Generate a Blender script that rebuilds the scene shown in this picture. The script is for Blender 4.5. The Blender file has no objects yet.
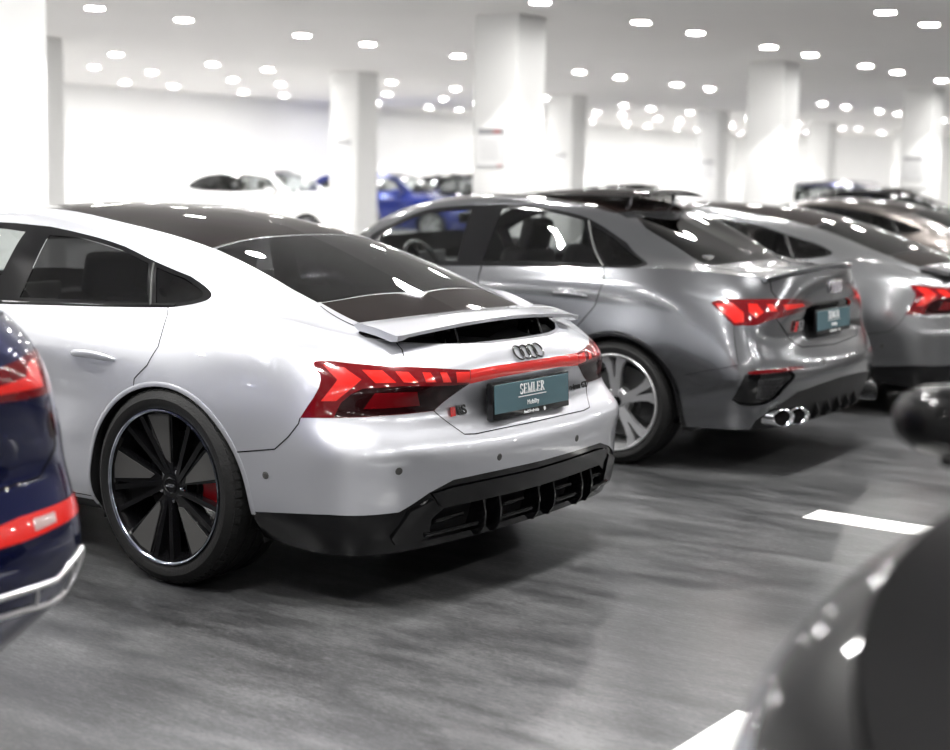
import bpy, bmesh, math, random
import numpy as np
from mathutils import Vector, Matrix
random.seed(7)
SC = bpy.context.scene
COL = SC.collection
PI = math.pi
SPOT_W = 165.0
LAMP = 185.0
EXPO = 0.42
R = math.radians

# ------------------------------------------------------------------ tagging
def tag(o, label=None, cat=None, group=None, kind=None):
    if label: o['label'] = label
    if cat: o['category'] = cat
    if group: o['group'] = group
    if kind: o['kind'] = kind
    return o

def empty(name, loc, rz=0.0):
    o = bpy.data.objects.new(name, None); COL.objects.link(o)
    o.location = loc; o.rotation_euler = (0, 0, rz); o.empty_display_size = .2
    return o

def link(name, me, parent=None, mat=None):
    o = bpy.data.objects.new(name, me); COL.objects.link(o)
    if parent: o.parent = parent
    if mat is not None:
        me.materials.clear()
        for m in (mat if isinstance(mat, (list, tuple)) else [mat]): me.materials.append(m)
    return o

# ------------------------------------------------------------------ materials
def new_mat(name):
    m = bpy.data.materials.new(name); m.use_nodes = True
    nt = m.node_tree; nt.nodes.clear()
    out = nt.nodes.new('ShaderNodeOutputMaterial')
    return m, nt, out

def principled(nt, **kw):
    b = nt.nodes.new('ShaderNodeBsdfPrincipled')
    for k, v in kw.items():
        k = k.replace('_', ' ')
        b.inputs[k].default_value = v
    return b

def simple(name, col, rough=.5, metal=0.0, coat=0.0, emis=None, estr=0, spec=.5, bump=0, bscale=50, coat_rough=.03):
    m, nt, out = new_mat(name)
    b = principled(nt, Base_Color=(*col, 1), Roughness=rough, Metallic=metal, Coat_Weight=coat, Coat_Roughness=coat_rough)
    b.inputs['Specular IOR Level'].default_value = spec
    if emis:
        b.inputs['Emission Color'].default_value = (*emis, 1); b.inputs['Emission Strength'].default_value = estr
    if bump:
        n = nt.nodes.new('ShaderNodeTexNoise'); n.inputs['Scale'].default_value = bscale; n.inputs['Detail'].default_value = 4
        tc = nt.nodes.new('ShaderNodeTexCoord'); nt.links.new(tc.outputs['Object'], n.inputs['Vector'])
        bp = nt.nodes.new('ShaderNodeBump'); bp.inputs['Strength'].default_value = bump; bp.inputs['Distance'].default_value = .01
        nt.links.new(n.outputs['Fac'], bp.inputs['Height']); nt.links.new(bp.outputs['Normal'], b.inputs['Normal'])
    nt.links.new(b.outputs[0], out.inputs[0])
    return m

def paint(name, col, metal=.5, rough=.38, flake=.05, coat=1.0):
    """clear-coated paint outside, dark trim on the inner face of the shell"""
    m, nt, out = new_mat(name)
    b = principled(nt, Base_Color=(*col, 1), Roughness=rough, Metallic=metal, Coat_Weight=coat, Coat_Roughness=.02)
    b.inputs['Specular IOR Level'].default_value = .12*coat
    if flake:
        tc = nt.nodes.new('ShaderNodeTexCoord'); n = nt.nodes.new('ShaderNodeTexNoise')
        n.inputs['Scale'].default_value = 900; n.inputs['Detail'].default_value = 1
        nt.links.new(tc.outputs['Object'], n.inputs['Vector'])
        mr = nt.nodes.new('ShaderNodeMapRange')
        mr.inputs['To Min'].default_value = rough - flake; mr.inputs['To Max'].default_value = rough + flake
        nt.links.new(n.outputs['Fac'], mr.inputs['Value']); nt.links.new(mr.outputs[0], b.inputs['Roughness'])
    d = principled(nt, Base_Color=(.012, .012, .013, 1), Roughness=.8)
    g = nt.nodes.new('ShaderNodeNewGeometry'); mx = nt.nodes.new('ShaderNodeMixShader')
    nt.links.new(g.outputs['Backfacing'], mx.inputs[0]); nt.links.new(b.outputs[0], mx.inputs[1]); nt.links.new(d.outputs[0], mx.inputs[2])
    nt.links.new(mx.outputs[0], out.inputs[0])
    return m

def glass(name, tint, refl=1.0, gcol=(1, 1, 1)):
    """thin sheet glass: tinted see-through, Schlick reflection on both faces"""
    m, nt, out = new_mat(name); N = nt.nodes; L = nt.links
    tr = N.new('ShaderNodeBsdfTransparent'); tr.inputs[0].default_value = (*tint, 1)
    gl = N.new('ShaderNodeBsdfGlossy'); gl.inputs['Roughness'].default_value = .01; gl.inputs['Color'].default_value = (*gcol, 1)
    ge = N.new('ShaderNodeNewGeometry'); dt = N.new('ShaderNodeVectorMath'); dt.operation = 'DOT_PRODUCT'
    L.new(ge.outputs['Normal'], dt.inputs[0]); L.new(ge.outputs['Incoming'], dt.inputs[1])
    def mth(op, a, b=None):
        q = N.new('ShaderNodeMath'); q.operation = op
        for i, x in enumerate((a, b)):
            if x is None: continue
            if isinstance(x, (int, float)): q.inputs[i].default_value = x
            else: L.new(x, q.inputs[i])
        return q.outputs[0]
    ab = mth('ABSOLUTE', dt.outputs['Value']); om = mth('SUBTRACT', 1.0, ab); p5 = mth('POWER', om, 5.0)
    f = mth('MULTIPLY_ADD', p5, .955); N[-1].inputs[2].default_value = .045
    f2 = mth('MULTIPLY', f, refl)
    mx = N.new('ShaderNodeMixShader'); L.new(f2, mx.inputs[0]); L.new(tr.outputs[0], mx.inputs[1]); L.new(gl.outputs[0], mx.inputs[2])
    L.new(mx.outputs[0], out.inputs[0])
    return m

M = {}
M['silver'] = paint('silver_paint', (.60, .61, .65), .72, .34)
M['grey'] = paint('grey_paint', (.185, .19, .20), .92, .22)
M['grey2'] = paint('steel_grey_paint', (.22, .224, .232), .88, .29)
M['navy'] = paint('navy_paint', (.006, .009, .050), .7, .25)
M['blue'] = paint('blue_paint', (.008, .02, .15), .5, .30)
M['white'] = paint('white_paint', (.86, .86, .86), 0, .4, 0)
M['black'] = paint('black_paint', (.003, .003, .0033), 0, .30, 0, .42)
M['brown'] = paint('taupe_paint', (.075, .066, .061), .6, .30)
M['gloss'] = simple('gloss_black', (.004, .004, .0045), .10, spec=.42)
M['roof'] = simple('roof_glass', (.008, .0055, .005), .05, spec=.32)
M['plastic'] = simple('black_plastic', (.008, .008, .0085), .5, spec=.3)
M['seam'] = simple('panel_gap', (.004, .004, .004), .9, spec=.1)
M['satin'] = simple('satin_grey', (.065, .064, .062), .5, .3)
M['dim'] = simple('dim_trim', (.07, .07, .07), .4, .5)
M['chrome'] = simple('chrome', (.75, .76, .78), .08, 1)
M['alu'] = simple('silver_alloy', (.62, .62, .63), .30, .85)
M['alu_lip'] = simple('polished_lip', (.42, .45, .52), .15, 1)
M['rubber'] = simple('tire_rubber', (.009, .009, .009), .6, spec=.22, bump=.25, bscale=120)
M['disc'] = simple('brake_disc_steel', (.10, .10, .10), .4, .8)
M['caliper'] = simple('red_caliper', (.55, .006, .012), .3, coat=1)
M['lens'] = simple('red_lens', (.11, .002, .004), .10, coat=.6)
M['lens_glow'] = simple('bright_red_lens', (.50, .010, .007), .18, coat=1, emis=(1, .03, .015), estr=.10)  # faint emission added so unlit lenses and the reflector look bright
M['lens_smoke'] = simple('smoked_lens', (.012, .002, .0025), .08, spec=.4)
M['lens_clear'] = simple('clear_lens', (.42, .30, .29), .10, coat=1)
M['dark_glass'] = glass('privacy_glass', (.10, .10, .103))
M['darker_glass'] = glass('rear_privacy_glass', (.05, .05, .05))
M['mid_glass'] = glass('tinted_glass', (.42, .43, .43))
M['clear_glass'] = glass('clear_glass', (.80, .83, .82))
M['trim'] = simple('interior_trim', (.018, .018, .019), .7)
M['seat'] = simple('seat_leather', (.020, .020, .021), .6)
M['seat_light'] = simple('pale_seat_leather', (.35, .34, .32), .6)
M['plate'] = simple('plate_teal', (.075, .145, .170), .22, coat=.7)
M['ink'] = simple('white_ink', (.85, .87, .88), .4)
M['ink_black'] = simple('black_badge', (.006, .006, .006), .2, coat=1)
M['ink_red'] = simple('red_badge', (.50, .012, .012), .3, coat=.5)
M['honey'] = simple('grille_mesh', (.03, .03, .032), .35)
M['lamp'] = simple('headlamp', (.35, .37, .40), .05, .6, coat=1)

# ------------------------------------------------------------------ spline surface patches
def _spl(t, P):
    n = len(t); h = np.diff(t); A = np.zeros((n, n)); b = np.zeros((n,) + P.shape[1:])
    A[0, 0] = A[-1, -1] = 1
    for i in range(1, n - 1):
        A[i, i-1] = h[i-1]; A[i, i] = 2*(h[i-1]+h[i]); A[i, i+1] = h[i]
        b[i] = 6*((P[i+1]-P[i])/h[i]-(P[i]-P[i-1])/h[i-1])
    return np.linalg.solve(A, b.reshape(n, -1)).reshape(b.shape)

def _knots(net, ax):
    d = np.linalg.norm(np.diff(net, axis=ax), axis=2).mean(axis=1-ax)
    t = np.concatenate([[0], np.cumsum(np.maximum(d, 1e-4))]); return t/t[-1]

class Patch:
    def __init__(s, net, tu=None, tv=None):
        s.n = np.array(net, float); s.tu = np.array(tu) if tu else _knots(s.n, 0); s.tv = np.array(tv) if tv else _knots(s.n, 1)
        s.Iu = np.eye(len(s.tu)); s.Iv = np.eye(len(s.tv)); s.Mu = _spl(s.tu, s.Iu); s.Mv = _spl(s.tv, s.Iv)
        s.gu = np.linspace(0, 1, 240); s.gv = np.linspace(0, 1, 80)
        U, V = np.meshgrid(s.gu, s.gv, indexing='ij'); s.gU = U.ravel(); s.gV = V.ravel(); s.G = s.ev(s.gU, s.gV)
    def _b(s, t, I, Mx, x):
        n = len(t); i = np.clip(np.searchsorted(t, x)-1, 0, n-2); h = t[i+1]-t[i]; a = (t[i+1]-x)/h; b = (x-t[i])/h
        return a[:, None]*I[i]+b[:, None]*I[i+1]+((a**3-a)[:, None]*Mx[i]+(b**3-b)[:, None]*Mx[i+1])*(h*h)[:, None]/6
    def ev(s, u, v):
        u = np.clip(np.asarray(u, float), 0, 1); v = np.clip(np.asarray(v, float), 0, 1)
        return np.einsum('ki,kj,ijc->kc', s._b(s.tu, s.Iu, s.Mu, u), s._b(s.tv, s.Iv, s.Mv, v), s.n)
    def nrm(s, u, v):
        u = np.clip(np.asarray(u, float), 0, 1); v = np.clip(np.asarray(v, float), 0, 1); h = 1.5e-3
        a = s.ev(np.minimum(u+h, 1), v)-s.ev(np.maximum(u-h, 0), v); b = s.ev(u, np.minimum(v+h, 1))-s.ev(u, np.maximum(v-h, 0))
        n = np.cross(a, b); n /= np.maximum(np.linalg.norm(n, axis=1), 1e-9)[:, None]
        return n
    def inv(s, ax, tgt, box=None):
        """(u,v) of the surface point whose coordinates ax (e.g. 'xz') equal tgt"""
        I = ['xyz'.index(c) for c in ax]; d = np.hypot(s.G[:, I[0]]-tgt[0], s.G[:, I[1]]-tgt[1])
        if box is not None: d = d+10*((s.gU < box[0]) | (s.gU > box[1]))
        k = np.argmin(d); w = np.array([s.gU[k], s.gV[k]])
        for _ in range(10):
            f = lambda q: s.ev([q[0]], [q[1]])[0][I]
            r = f(w)-np.array(tgt); h = 1e-4
            J = np.stack([(f(w+[h, 0])-f(w-[h, 0]))/(2*h), (f(w+[0, h])-f(w-[0, h]))/(2*h)], 1)
            if abs(np.linalg.det(J)) < 1e-9: break
            w = np.clip(w-np.clip(np.linalg.solve(J, r), -.02, .02), 0, 1)
        return (float(w[0]), float(w[1]))
    def uvs(s, ax, pts, box=None): return [s.inv(ax, q, box) for q in pts]

def soften(poly, sharp=(), it=2, r=.28):
    """round the unflagged corners of a closed outline"""
    P = [(p[0], p[1], i in sharp) for i, p in enumerate(poly)]
    for k in range(it):
        Q = []; n = len(P)
        for i, (x, y, s) in enumerate(P):
            if s: Q.append((x, y, True)); continue
            a = P[i-1]; b = P[(i+1) % n]; w = r if k == 0 else .25
            Q.append((x+(a[0]-x)*w, y+(a[1]-y)*w, False)); Q.append((x+(b[0]-x)*w, y+(b[1]-y)*w, False))
        P = Q
    return [(p[0], p[1]) for p in P]

def inside(poly, x, y):
    c = False; n = len(poly); j = n-1
    for i in range(n):
        xi, yi = poly[i]; xj, yj = poly[j]
        if (yi > y) != (yj > y) and x < (xj-xi)*(y-yi)/(yj-yi)+xi: c = not c
        j = i
    return c

def cut_patch(P, nu, nv, regions):
    """regions: [(name, outline in uv)], first match wins, the rest is 'body'"""
    bm = bmesh.new()
    us = np.linspace(0, 1, nu); vs = np.linspace(0, 1, nv)
    V = [[bm.verts.new((u, v, 0)) for v in vs] for u in us]
    for i in range(nu-1):
        for j in range(nv-1): bm.faces.new((V[i][j], V[i+1][j], V[i+1][j+1], V[i][j+1]))
    du = us[1]; dv = vs[1]
    for _, poly in regions:
        n = len(poly); X = [p[0] for p in poly]; Y = [p[1] for p in poly]
        bx0, bx1, by0, by1 = min(X)-du, max(X)+du, min(Y)-dv, max(Y)+dv
        cand = set()
        for f in bm.faces:
            c = f.verts[0].co
            if bx0-du <= c.x <= bx1+du and by0-dv <= c.y <= by1+dv: cand.add(f)
        for k in range(n):
            a = Vector((*poly[k], 0)); b = Vector((*poly[(k+1) % n], 0))
            if (b-a).length < 1e-6: continue
            x0, x1 = min(a.x, b.x)-1e-5, max(a.x, b.x)+1e-5; y0, y1 = min(a.y, b.y)-1e-5, max(a.y, b.y)+1e-5
            fs = []
            for f in cand:
                xs = [q.co.x for q in f.verts]; ys = [q.co.y for q in f.verts]
                if max(xs) >= x0 and min(xs) <= x1 and max(ys) >= y0 and min(ys) <= y1: fs.append(f)
            if not fs: continue
            ed = {e for f in fs for e in f.edges}; ve = {q for f in fs for q in f.verts}
            d = (b-a).normalized()
            r = bmesh.ops.bisect_plane(bm, geom=fs+list(ed)+list(ve), dist=1e-6, plane_co=a, plane_no=Vector((-d.y, d.x, 0)))
            cand = {f for f in cand if f.is_valid} | {g for g in r['geom'] if isinstance(g, bmesh.types.BMFace)}
    out = {}
    bbs = [(min(p[0] for p in q), max(p[0] for p in q), min(p[1] for p in q), max(p[1] for p in q)) for _, q in regions]
    for f in bm.faces:
        c = f.calc_center_median(); nm = 'body'
        for (r, q), bb in zip(regions, bbs):
            if bb[0] <= c.x <= bb[1] and bb[2] <= c.y <= bb[3] and inside(q, c.x, c.y): nm = r; break
        out.setdefault(nm, []).append([(q.co.x, q.co.y) for q in f.verts])
    bm.free()
    return out

def build_faces(jobs):
    """jobs: [(patch, uv faces, side +1/-1, offset)] -> one mesh with exact surface normals"""
    VV = []; NN = []; FF = []; base = 0
    for P, faces, side, off in jobs:
        idx = {}; uv = []; F = []
        for f in faces:
            ff = []
            for q in f:
                k = (round(q[0], 6), round(q[1], 6))
                if k not in idx: idx[k] = len(uv); uv.append(q)
                ff.append(idx[k]+base)
            if len(set(ff)) < 3: continue
            F.append(ff if side < 0 else ff[::-1])
        if not uv: continue
        a = np.array(uv); X = P.ev(a[:, 0], a[:, 1]); N = P.nrm(a[:, 0], a[:, 1]); X = X+N*off
        X[:, 1] = np.maximum(X[:, 1], 0) if off < 0 else X[:, 1]
        if side < 0: X[:, 1] *= -1; N[:, 1] *= -1
        VV.append(X); NN.append(N); FF += F; base += len(uv)
    X = np.concatenate(VV); N = np.concatenate(NN)
    me = bpy.data.meshes.new('shell'); me.from_pydata(X.tolist(), [], FF); me.update()
    for p in me.polygons: p.use_smooth = True
    # orient faces with their analytic normals
    fl = []
    for p in me.polygons:
        n = np.mean([N[i] for i in p.vertices], axis=0)
        if p.normal.dot(Vector(n)) < 0: fl.append(p.index)
    if fl:
        bm = bmesh.new(); bm.from_mesh(me); bm.faces.ensure_lookup_table()
        bmesh.ops.reverse_faces(bm, faces=[bm.faces[i] for i in fl]); bm.to_mesh(me); bm.free()
    me.normals_split_custom_set_from_vertices([tuple(v) for v in N])
    return me

def ribbon(P, line, w=.004, off=.0008, closed=False, side=1, bm=None, th=.0):
    """thin strip lying on the surface along a uv line"""
    pts = []
    L = list(line)+([line[0]] if closed else [])
    for a, b in zip(L[:-1], L[1:]):
        A = P.ev([a[0], b[0]], [a[1], b[1]]); n = max(1, int(np.linalg.norm(A[1]-A[0])/.012))
        for k in range(n): pts.append((a[0]+(b[0]-a[0])*k/n, a[1]+(b[1]-a[1])*k/n))
    if not closed: pts.append(tuple(L[-1]))
    a = np.array(pts); X = P.ev(a[:, 0], a[:, 1]); N = P.nrm(a[:, 0], a[:, 1])
    if side < 0: X = X*[1, -1, 1]; N = N*[1, -1, 1]
    n = len(X); rows = []
    for i in range(n):
        t = X[(i+1) % n if closed else min(i+1, n-1)]-X[i-1 if closed else max(i-1, 0)]
        s = np.cross(N[i], t); s /= max(np.linalg.norm(s), 1e-9)
        o = X[i]+N[i]*off
        if th:
            rows.append([bm.verts.new(o-s*w/2-N[i]*th), bm.verts.new(o-s*w/2+N[i]*th*.4), bm.verts.new(o-s*w*.2+N[i]*th), bm.verts.new(o+s*w*.2+N[i]*th), bm.verts.new(o+s*w/2+N[i]*th*.4), bm.verts.new(o+s*w/2-N[i]*th)])
        else: rows.append([bm.verts.new(o-s*w/2), bm.verts.new(o+s*w/2)])
    m = n if closed else n-1
    for i in range(m):
        A = rows[i]; B = rows[(i+1) % n]
        for k in range(len(A)-1):
            try: bm.faces.new((A[k], B[k], B[k+1], A[k+1]))
            except ValueError: pass

# ------------------------------------------------------------------ mesh builders
class MB:
    def __init__(s): s.bm = bmesh.new()
    def box(s, c, size, rot=None, bev=0.0, seg=2):
        r = bmesh.ops.create_cube(s.bm, size=1.0); vs = r['verts']
        bmesh.ops.scale(s.bm, vec=size, verts=vs)
        if bev:
            es = list({e for v in vs for e in v.link_edges})
            rr = bmesh.ops.bevel(s.bm, geom=es, offset=bev, segments=seg, affect='EDGES', profile=.5)
            vs = list({v for f in rr['faces'] for v in f.verts} | {v for v in vs if v.is_valid})
        m = Matrix.Translation(c)
        if rot is not None: m = m @ rot.to_4x4()
        bmesh.ops.transform(s.bm, matrix=m, verts=vs)
        return s
    def tube(s, pts, r, n=10, cap=True):
        pts = [Vector(p) for p in pts]; rings = []
        up = Vector((0, 0, 1))
        for i, p in enumerate(pts):
            t = (pts[min(i+1, len(pts)-1)]-pts[max(i-1, 0)]).normalized()
            a = t.cross(up)
            if a.length < .1: a = t.cross(Vector((0, 1, 0)))
            a.normalize(); b = t.cross(a); rr = r[i] if isinstance(r, (list, tuple)) else r
            rings.append([s.bm.verts.new(p+a*math.cos(2*PI*k/n)*rr+b*math.sin(2*PI*k/n)*rr) for k in range(n)])
        for A, B in zip(rings[:-1], rings[1:]):
            for k in range(n): s.bm.faces.new((A[k], A[(k+1) % n], B[(k+1) % n], B[k]))
        if cap: s.bm.faces.new(rings[0][::-1]); s.bm.faces.new(rings[-1])
        return s
    def lathe(s, prof, n=64, axis='y', c=(0, 0, 0), close=False):
        """prof: [(along axis, radius)]"""
        rings = []; c = Vector(c)
        for h, r in prof:
            ring = []
            for k in range(n):
                a = 2*PI*k/n; x, z = r*math.cos(a), r*math.sin(a)
                v = {'y': Vector((x, h, z)), 'x': Vector((h, x, z)), 'z': Vector((x, z, h))}[axis]
                ring.append(s.bm.verts.new(c+v))
            rings.append(ring)
        rr = list(zip(rings[:-1], rings[1:]))+([(rings[-1], rings[0])] if close else [])
        for A, B in rr:
            for k in range(n): s.bm.faces.new((A[k], A[(k+1) % n], B[(k+1) % n], B[k]))
        return s
    def prism(s, a, b):
        """two matching outlines joined by sides and capped"""
        A = [s.bm.verts.new(p) for p in a]; B = [s.bm.verts.new(p) for p in b]; n = len(A)
        for k in range(n): s.bm.faces.new((A[k], A[(k+1) % n], B[(k+1) % n], B[k]))
        s.bm.faces.new(A[::-1]); s.bm.faces.new(B)
        return s
    def grid(s, rows, closed=False):
        V = [[s.bm.verts.new(p) for p in r] for r in rows]
        for A, B in zip(V[:-1], V[1:]):
            n = len(A)
            for k in range(n if closed else n-1): s.bm.faces.new((A[k], A[(k+1) % n], B[(k+1) % n], B[k]))
        return V
    def mesh(s, smooth=False, ang=35):
        bmesh.ops.recalc_face_normals(s.bm, faces=s.bm.faces)
        me = bpy.data.meshes.new('m'); s.bm.to_mesh(me); s.bm.free()
        if smooth:
            for p in me.polygons: p.use_smooth = True
            if ang < 180:
                try: me.set_sharp_from_angle(angle=R(ang))
                except Exception: pass
        return me
    def build(s, name, mat, parent=None, smooth=True, ang=35): return link(name, s.mesh(smooth, ang), parent, mat)

def text_mesh(txt, size, depth=.001, sx=1.0, bold=0.0):
    cu = bpy.data.curves.new('t', 'FONT'); cu.body = txt; cu.size = size; cu.extrude = depth; cu.offset = bold
    cu.align_x = 'CENTER'; cu.align_y = 'CENTER'
    o = bpy.data.objects.new('t', cu); COL.objects.link(o)
    bpy.context.view_layer.update()
    me = bpy.data.meshes.new_from_object(o.evaluated_get(bpy.context.evaluated_depsgraph_get()))
    bpy.data.objects.remove(o); bpy.data.curves.remove(cu)
    for v in me.vertices: v.co.x *= sx
    return me

def serif_word(word, h, depth=.0008):
    """capital letters with thin and thick strokes and serifs, centred on the origin, in the local xy plane"""
    mb = MB(); x = 0; T = .15*h; t = .055*h; W = {'S': .52, 'E': .62, 'M': .92, 'L': .60, 'R': .68}
    def bar(p, q, w):
        p = Vector((*p, 0)); q = Vector((*q, 0)); d = (q-p); L = d.length; d.normalize(); n = Vector((-d.y, d.x, 0))*w/2; z = Vector((0, 0, depth))
        a = [p-n-z, q-n-z, q+n-z, p+n-z]; mb.prism(a, [v+2*z for v in a])
    def arc(cx, cy, rx, ry, a0, a1, w0, w1, n=10):
        for k in range(n):
            f0 = a0+(a1-a0)*k/n; f1 = a0+(a1-a0)*(k+1.15)/n; w = w0+(w1-w0)*math.sin(PI*(k+.5)/n)
            bar((cx+rx*math.cos(f0), cy+ry*math.sin(f0)), (cx+rx*math.cos(f1), cy+ry*math.sin(f1)), w)
    for ch in word:
        w = W[ch]*h
        if ch == 'S':
            arc(x+w/2, h*.74, w*.40, h*.24, R(30), R(250), t, T); arc(x+w/2, h*.26, w*.42, h*.24, R(80), R(-150), t, T)
            bar((x+w*.86, h*.98), (x+w*.86, h*.74), t); bar((x+w*.10, h*.02), (x+w*.10, h*.28), t)
        if ch in 'ELR': bar((x+w*.24, 0), (x+w*.24, h), T); bar((x+.02*h, t/2), (x+w*.44, t/2), t); bar((x+.02*h, h-t/2), (x+w*.44, h-t/2), t)
        if ch == 'E': bar((x+w*.24, h-t/2), (x+w*.9, h-t/2), t); bar((x+w*.24, h*.52), (x+w*.72, h*.52), t); bar((x+w*.24, t/2), (x+w*.94, t/2), t); bar((x+w*.9, h), (x+w*.9, h*.78), t); bar((x+w*.94, 0), (x+w*.94, h*.24), t); bar((x+w*.72, h*.62), (x+w*.72, h*.42), t)
        if ch == 'L': bar((x+w*.24, t/2), (x+w*.94, t/2), t); bar((x+w*.94, 0), (x+w*.94, h*.26), t)
        if ch == 'R': arc(x+w*.34, h*.76, w*.42, h*.22, R(90), R(-90), t, T); bar((x+w*.40, h*.52), (x+w*.92, t/2), T*.9); bar((x+w*.80, t/2), (x+w*1.02, t/2), t); bar((x+w*.24, h*.53), (x+w*.40, h*.53), t)
        if ch == 'M': bar((x+w*.14, 0), (x+w*.14, h), t); bar((x+w*.84, 0), (x+w*.84, h), T); bar((x+w*.14, h), (x+w*.49, 0), T*.9); bar((x+w*.49, 0), (x+w*.84, h), t); bar((x, t/2), (x+w*.28, t/2), t); bar((x+w*.68, t/2), (x+w, t/2), t); bar((x, h-t/2), (x+w*.2, h-t/2), t); bar((x+w*.8, h-t/2), (x+w, h-t/2), t)
        x += w+.10*h
    me = mb.mesh()
    for v in me.vertices: v.co.x -= (x-.1*h)/2; v.co.y -= h/2
    return me

REAR = Matrix(((0, 0, -1), (-1, 0, 0), (0, 1, 0)))      # local x -> -Y, local y -> +Z, local z -> -X (faces the rear)
def place(me, pos, tilt=0.0, yaw=0.0, base=REAR):
    """bake a rear-facing placement into the mesh"""
    m = Matrix.Translation(pos) @ Matrix.Rotation(yaw, 4, 'Z') @ base.to_4x4() @ Matrix.Rotation(tilt, 4, 'X')
    me.transform(m); return me
# ------------------------------------------------------------------ body nets (metres; rear axle at x=0, nose towards +x, left side +y)
def colA():
    C=[]
    def c(*p): C.append(list(p))
    # rows: R0 z.2, R1 .30, R2 .45, R3 .54, R4 .65, R5 .78, R6 .87, R7 belt
    c((3.72,0,.225),(3.84,0,.30),(3.88,0,.45),(3.88,0,.54),(3.86,0,.62),(3.80,0,.70),(3.74,0,.74),(3.68,0,.76))
    c((3.68,.40,.225),(3.79,.42,.30),(3.83,.42,.45),(3.83,.42,.54),(3.80,.41,.62),(3.74,.40,.70),(3.68,.38,.745),(3.62,.37,.765))
    c((3.55,.70,.225),(3.65,.74,.30),(3.69,.75,.45),(3.68,.75,.54),(3.64,.73,.63),(3.57,.70,.715),(3.50,.67,.765),(3.43,.63,.79))
    c((3.38,.85,.225),(3.42,.89,.30),(3.44,.91,.45),(3.42,.91,.54),(3.38,.90,.64),(3.31,.87,.74),(3.25,.83,.80),(3.18,.77,.83))
    c((3.08,.90,.225),(3.10,.94,.30),(3.10,.96,.45),(3.10,.965,.54),(3.08,.955,.66),(3.04,.93,.775),(3.00,.89,.84),(2.94,.82,.87))
    c((2.70,.90,.225),(2.70,.94,.30),(2.70,.965,.45),(2.70,.97,.54),(2.70,.965,.66),(2.68,.945,.79),(2.66,.91,.86),(2.62,.84,.90))
    c((2.20,.88,.225),(2.20,.925,.30),(2.20,.94,.45),(2.20,.94,.54),(2.20,.935,.66),(2.20,.935,.79),(2.20,.92,.87),(2.20,.86,.935))
    c((1.70,.87,.225),(1.70,.92,.30),(1.70,.925,.45),(1.70,.92,.54),(1.70,.915,.66),(1.70,.93,.80),(1.70,.915,.88),(1.70,.865,.965))
    c((1.20,.87,.225),(1.20,.92,.30),(1.20,.92,.45),(1.20,.915,.54),(1.20,.91,.66),(1.20,.93,.805),(1.20,.915,.88),(1.20,.865,.985))
    c((.80,.87,.225),(.80,.925,.30),(.80,.925,.45),(.80,.92,.54),(.80,.915,.66),(.80,.935,.81),(.80,.92,.885),(.80,.86,.992))
    c((.45,.89,.225),(.45,.945,.30),(.45,.955,.45),(.45,.955,.54),(.45,.95,.66),(.45,.95,.81),(.45,.925,.89),(.45,.852,.997))
    c((.05,.89,.225),(.05,.95,.30),(.05,.968,.45),(.05,.975,.54),(.05,.975,.66),(.05,.952,.81),(.05,.915,.90),(.05,.84,1.005))
    c((-.32,.88,.225),(-.32,.935,.30),(-.33,.958,.45),(-.33,.965,.54),(-.33,.965,.66),(-.32,.940,.80),(-.32,.902,.90),(-.32,.79,1.000))
    c((-.61,.87,.185),(-.63,.905,.29),(-.64,.925,.45),(-.64,.928,.54),(-.62,.918,.66),(-.60,.895,.79),(-.58,.848,.885),(-.54,.705,.948))
    c((-.80,.82,.18),(-.82,.845,.28),(-.835,.85,.45),(-.84,.85,.54),(-.785,.825,.65),(-.775,.805,.775),(-.735,.745,.862),(-.69,.61,.908))
    c((-.89,.69,.18),(-.925,.705,.28),(-.94,.715,.45),(-.95,.715,.54),(-.885,.69,.65),(-.885,.675,.77),(-.83,.605,.850),(-.78,.515,.888))
    c((-.93,.47,.18),(-.965,.48,.28),(-.995,.49,.45),(-.996,.49,.54),(-.921,.48,.65),(-.95,.48,.765),(-.905,.43,.843),(-.865,.38,.879))
    c((-.95,.225,.18),(-.985,.23,.28),(-1.02,.24,.45),(-1.01,.24,.54),(-.93,.235,.65),(-.98,.235,.765),(-.95,.23,.836),(-.92,.22,.871))
    c((-.955,0,.18),(-.99,0,.28),(-1.03,0,.45),(-1.02,0,.54),(-.94,0,.65),(-.99,0,.765),(-.965,0,.834),(-.935,0,.869))
    return C
SIDE_A = Patch(colA(), [0, .0671, .12421, .17199, .22134, .28296, .36278, .44544, .52805, .59414, .6521, .71823, .78004, .82768, .86043, .88779, .9231, .96165, 1.0],
    [0, .1306, .33064, .44504, .59418, .7568, .87061, 1.0])
def belt(P, u): return P.ev(np.atleast_1d(u), np.ones(1))[0]
def belt_u(P, x, lo=.0):
    us = np.linspace(lo, 1, 1500); Q = P.ev(us, np.ones(1500)); return float(us[np.argmin(abs(Q[:, 0]-x))])
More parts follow.
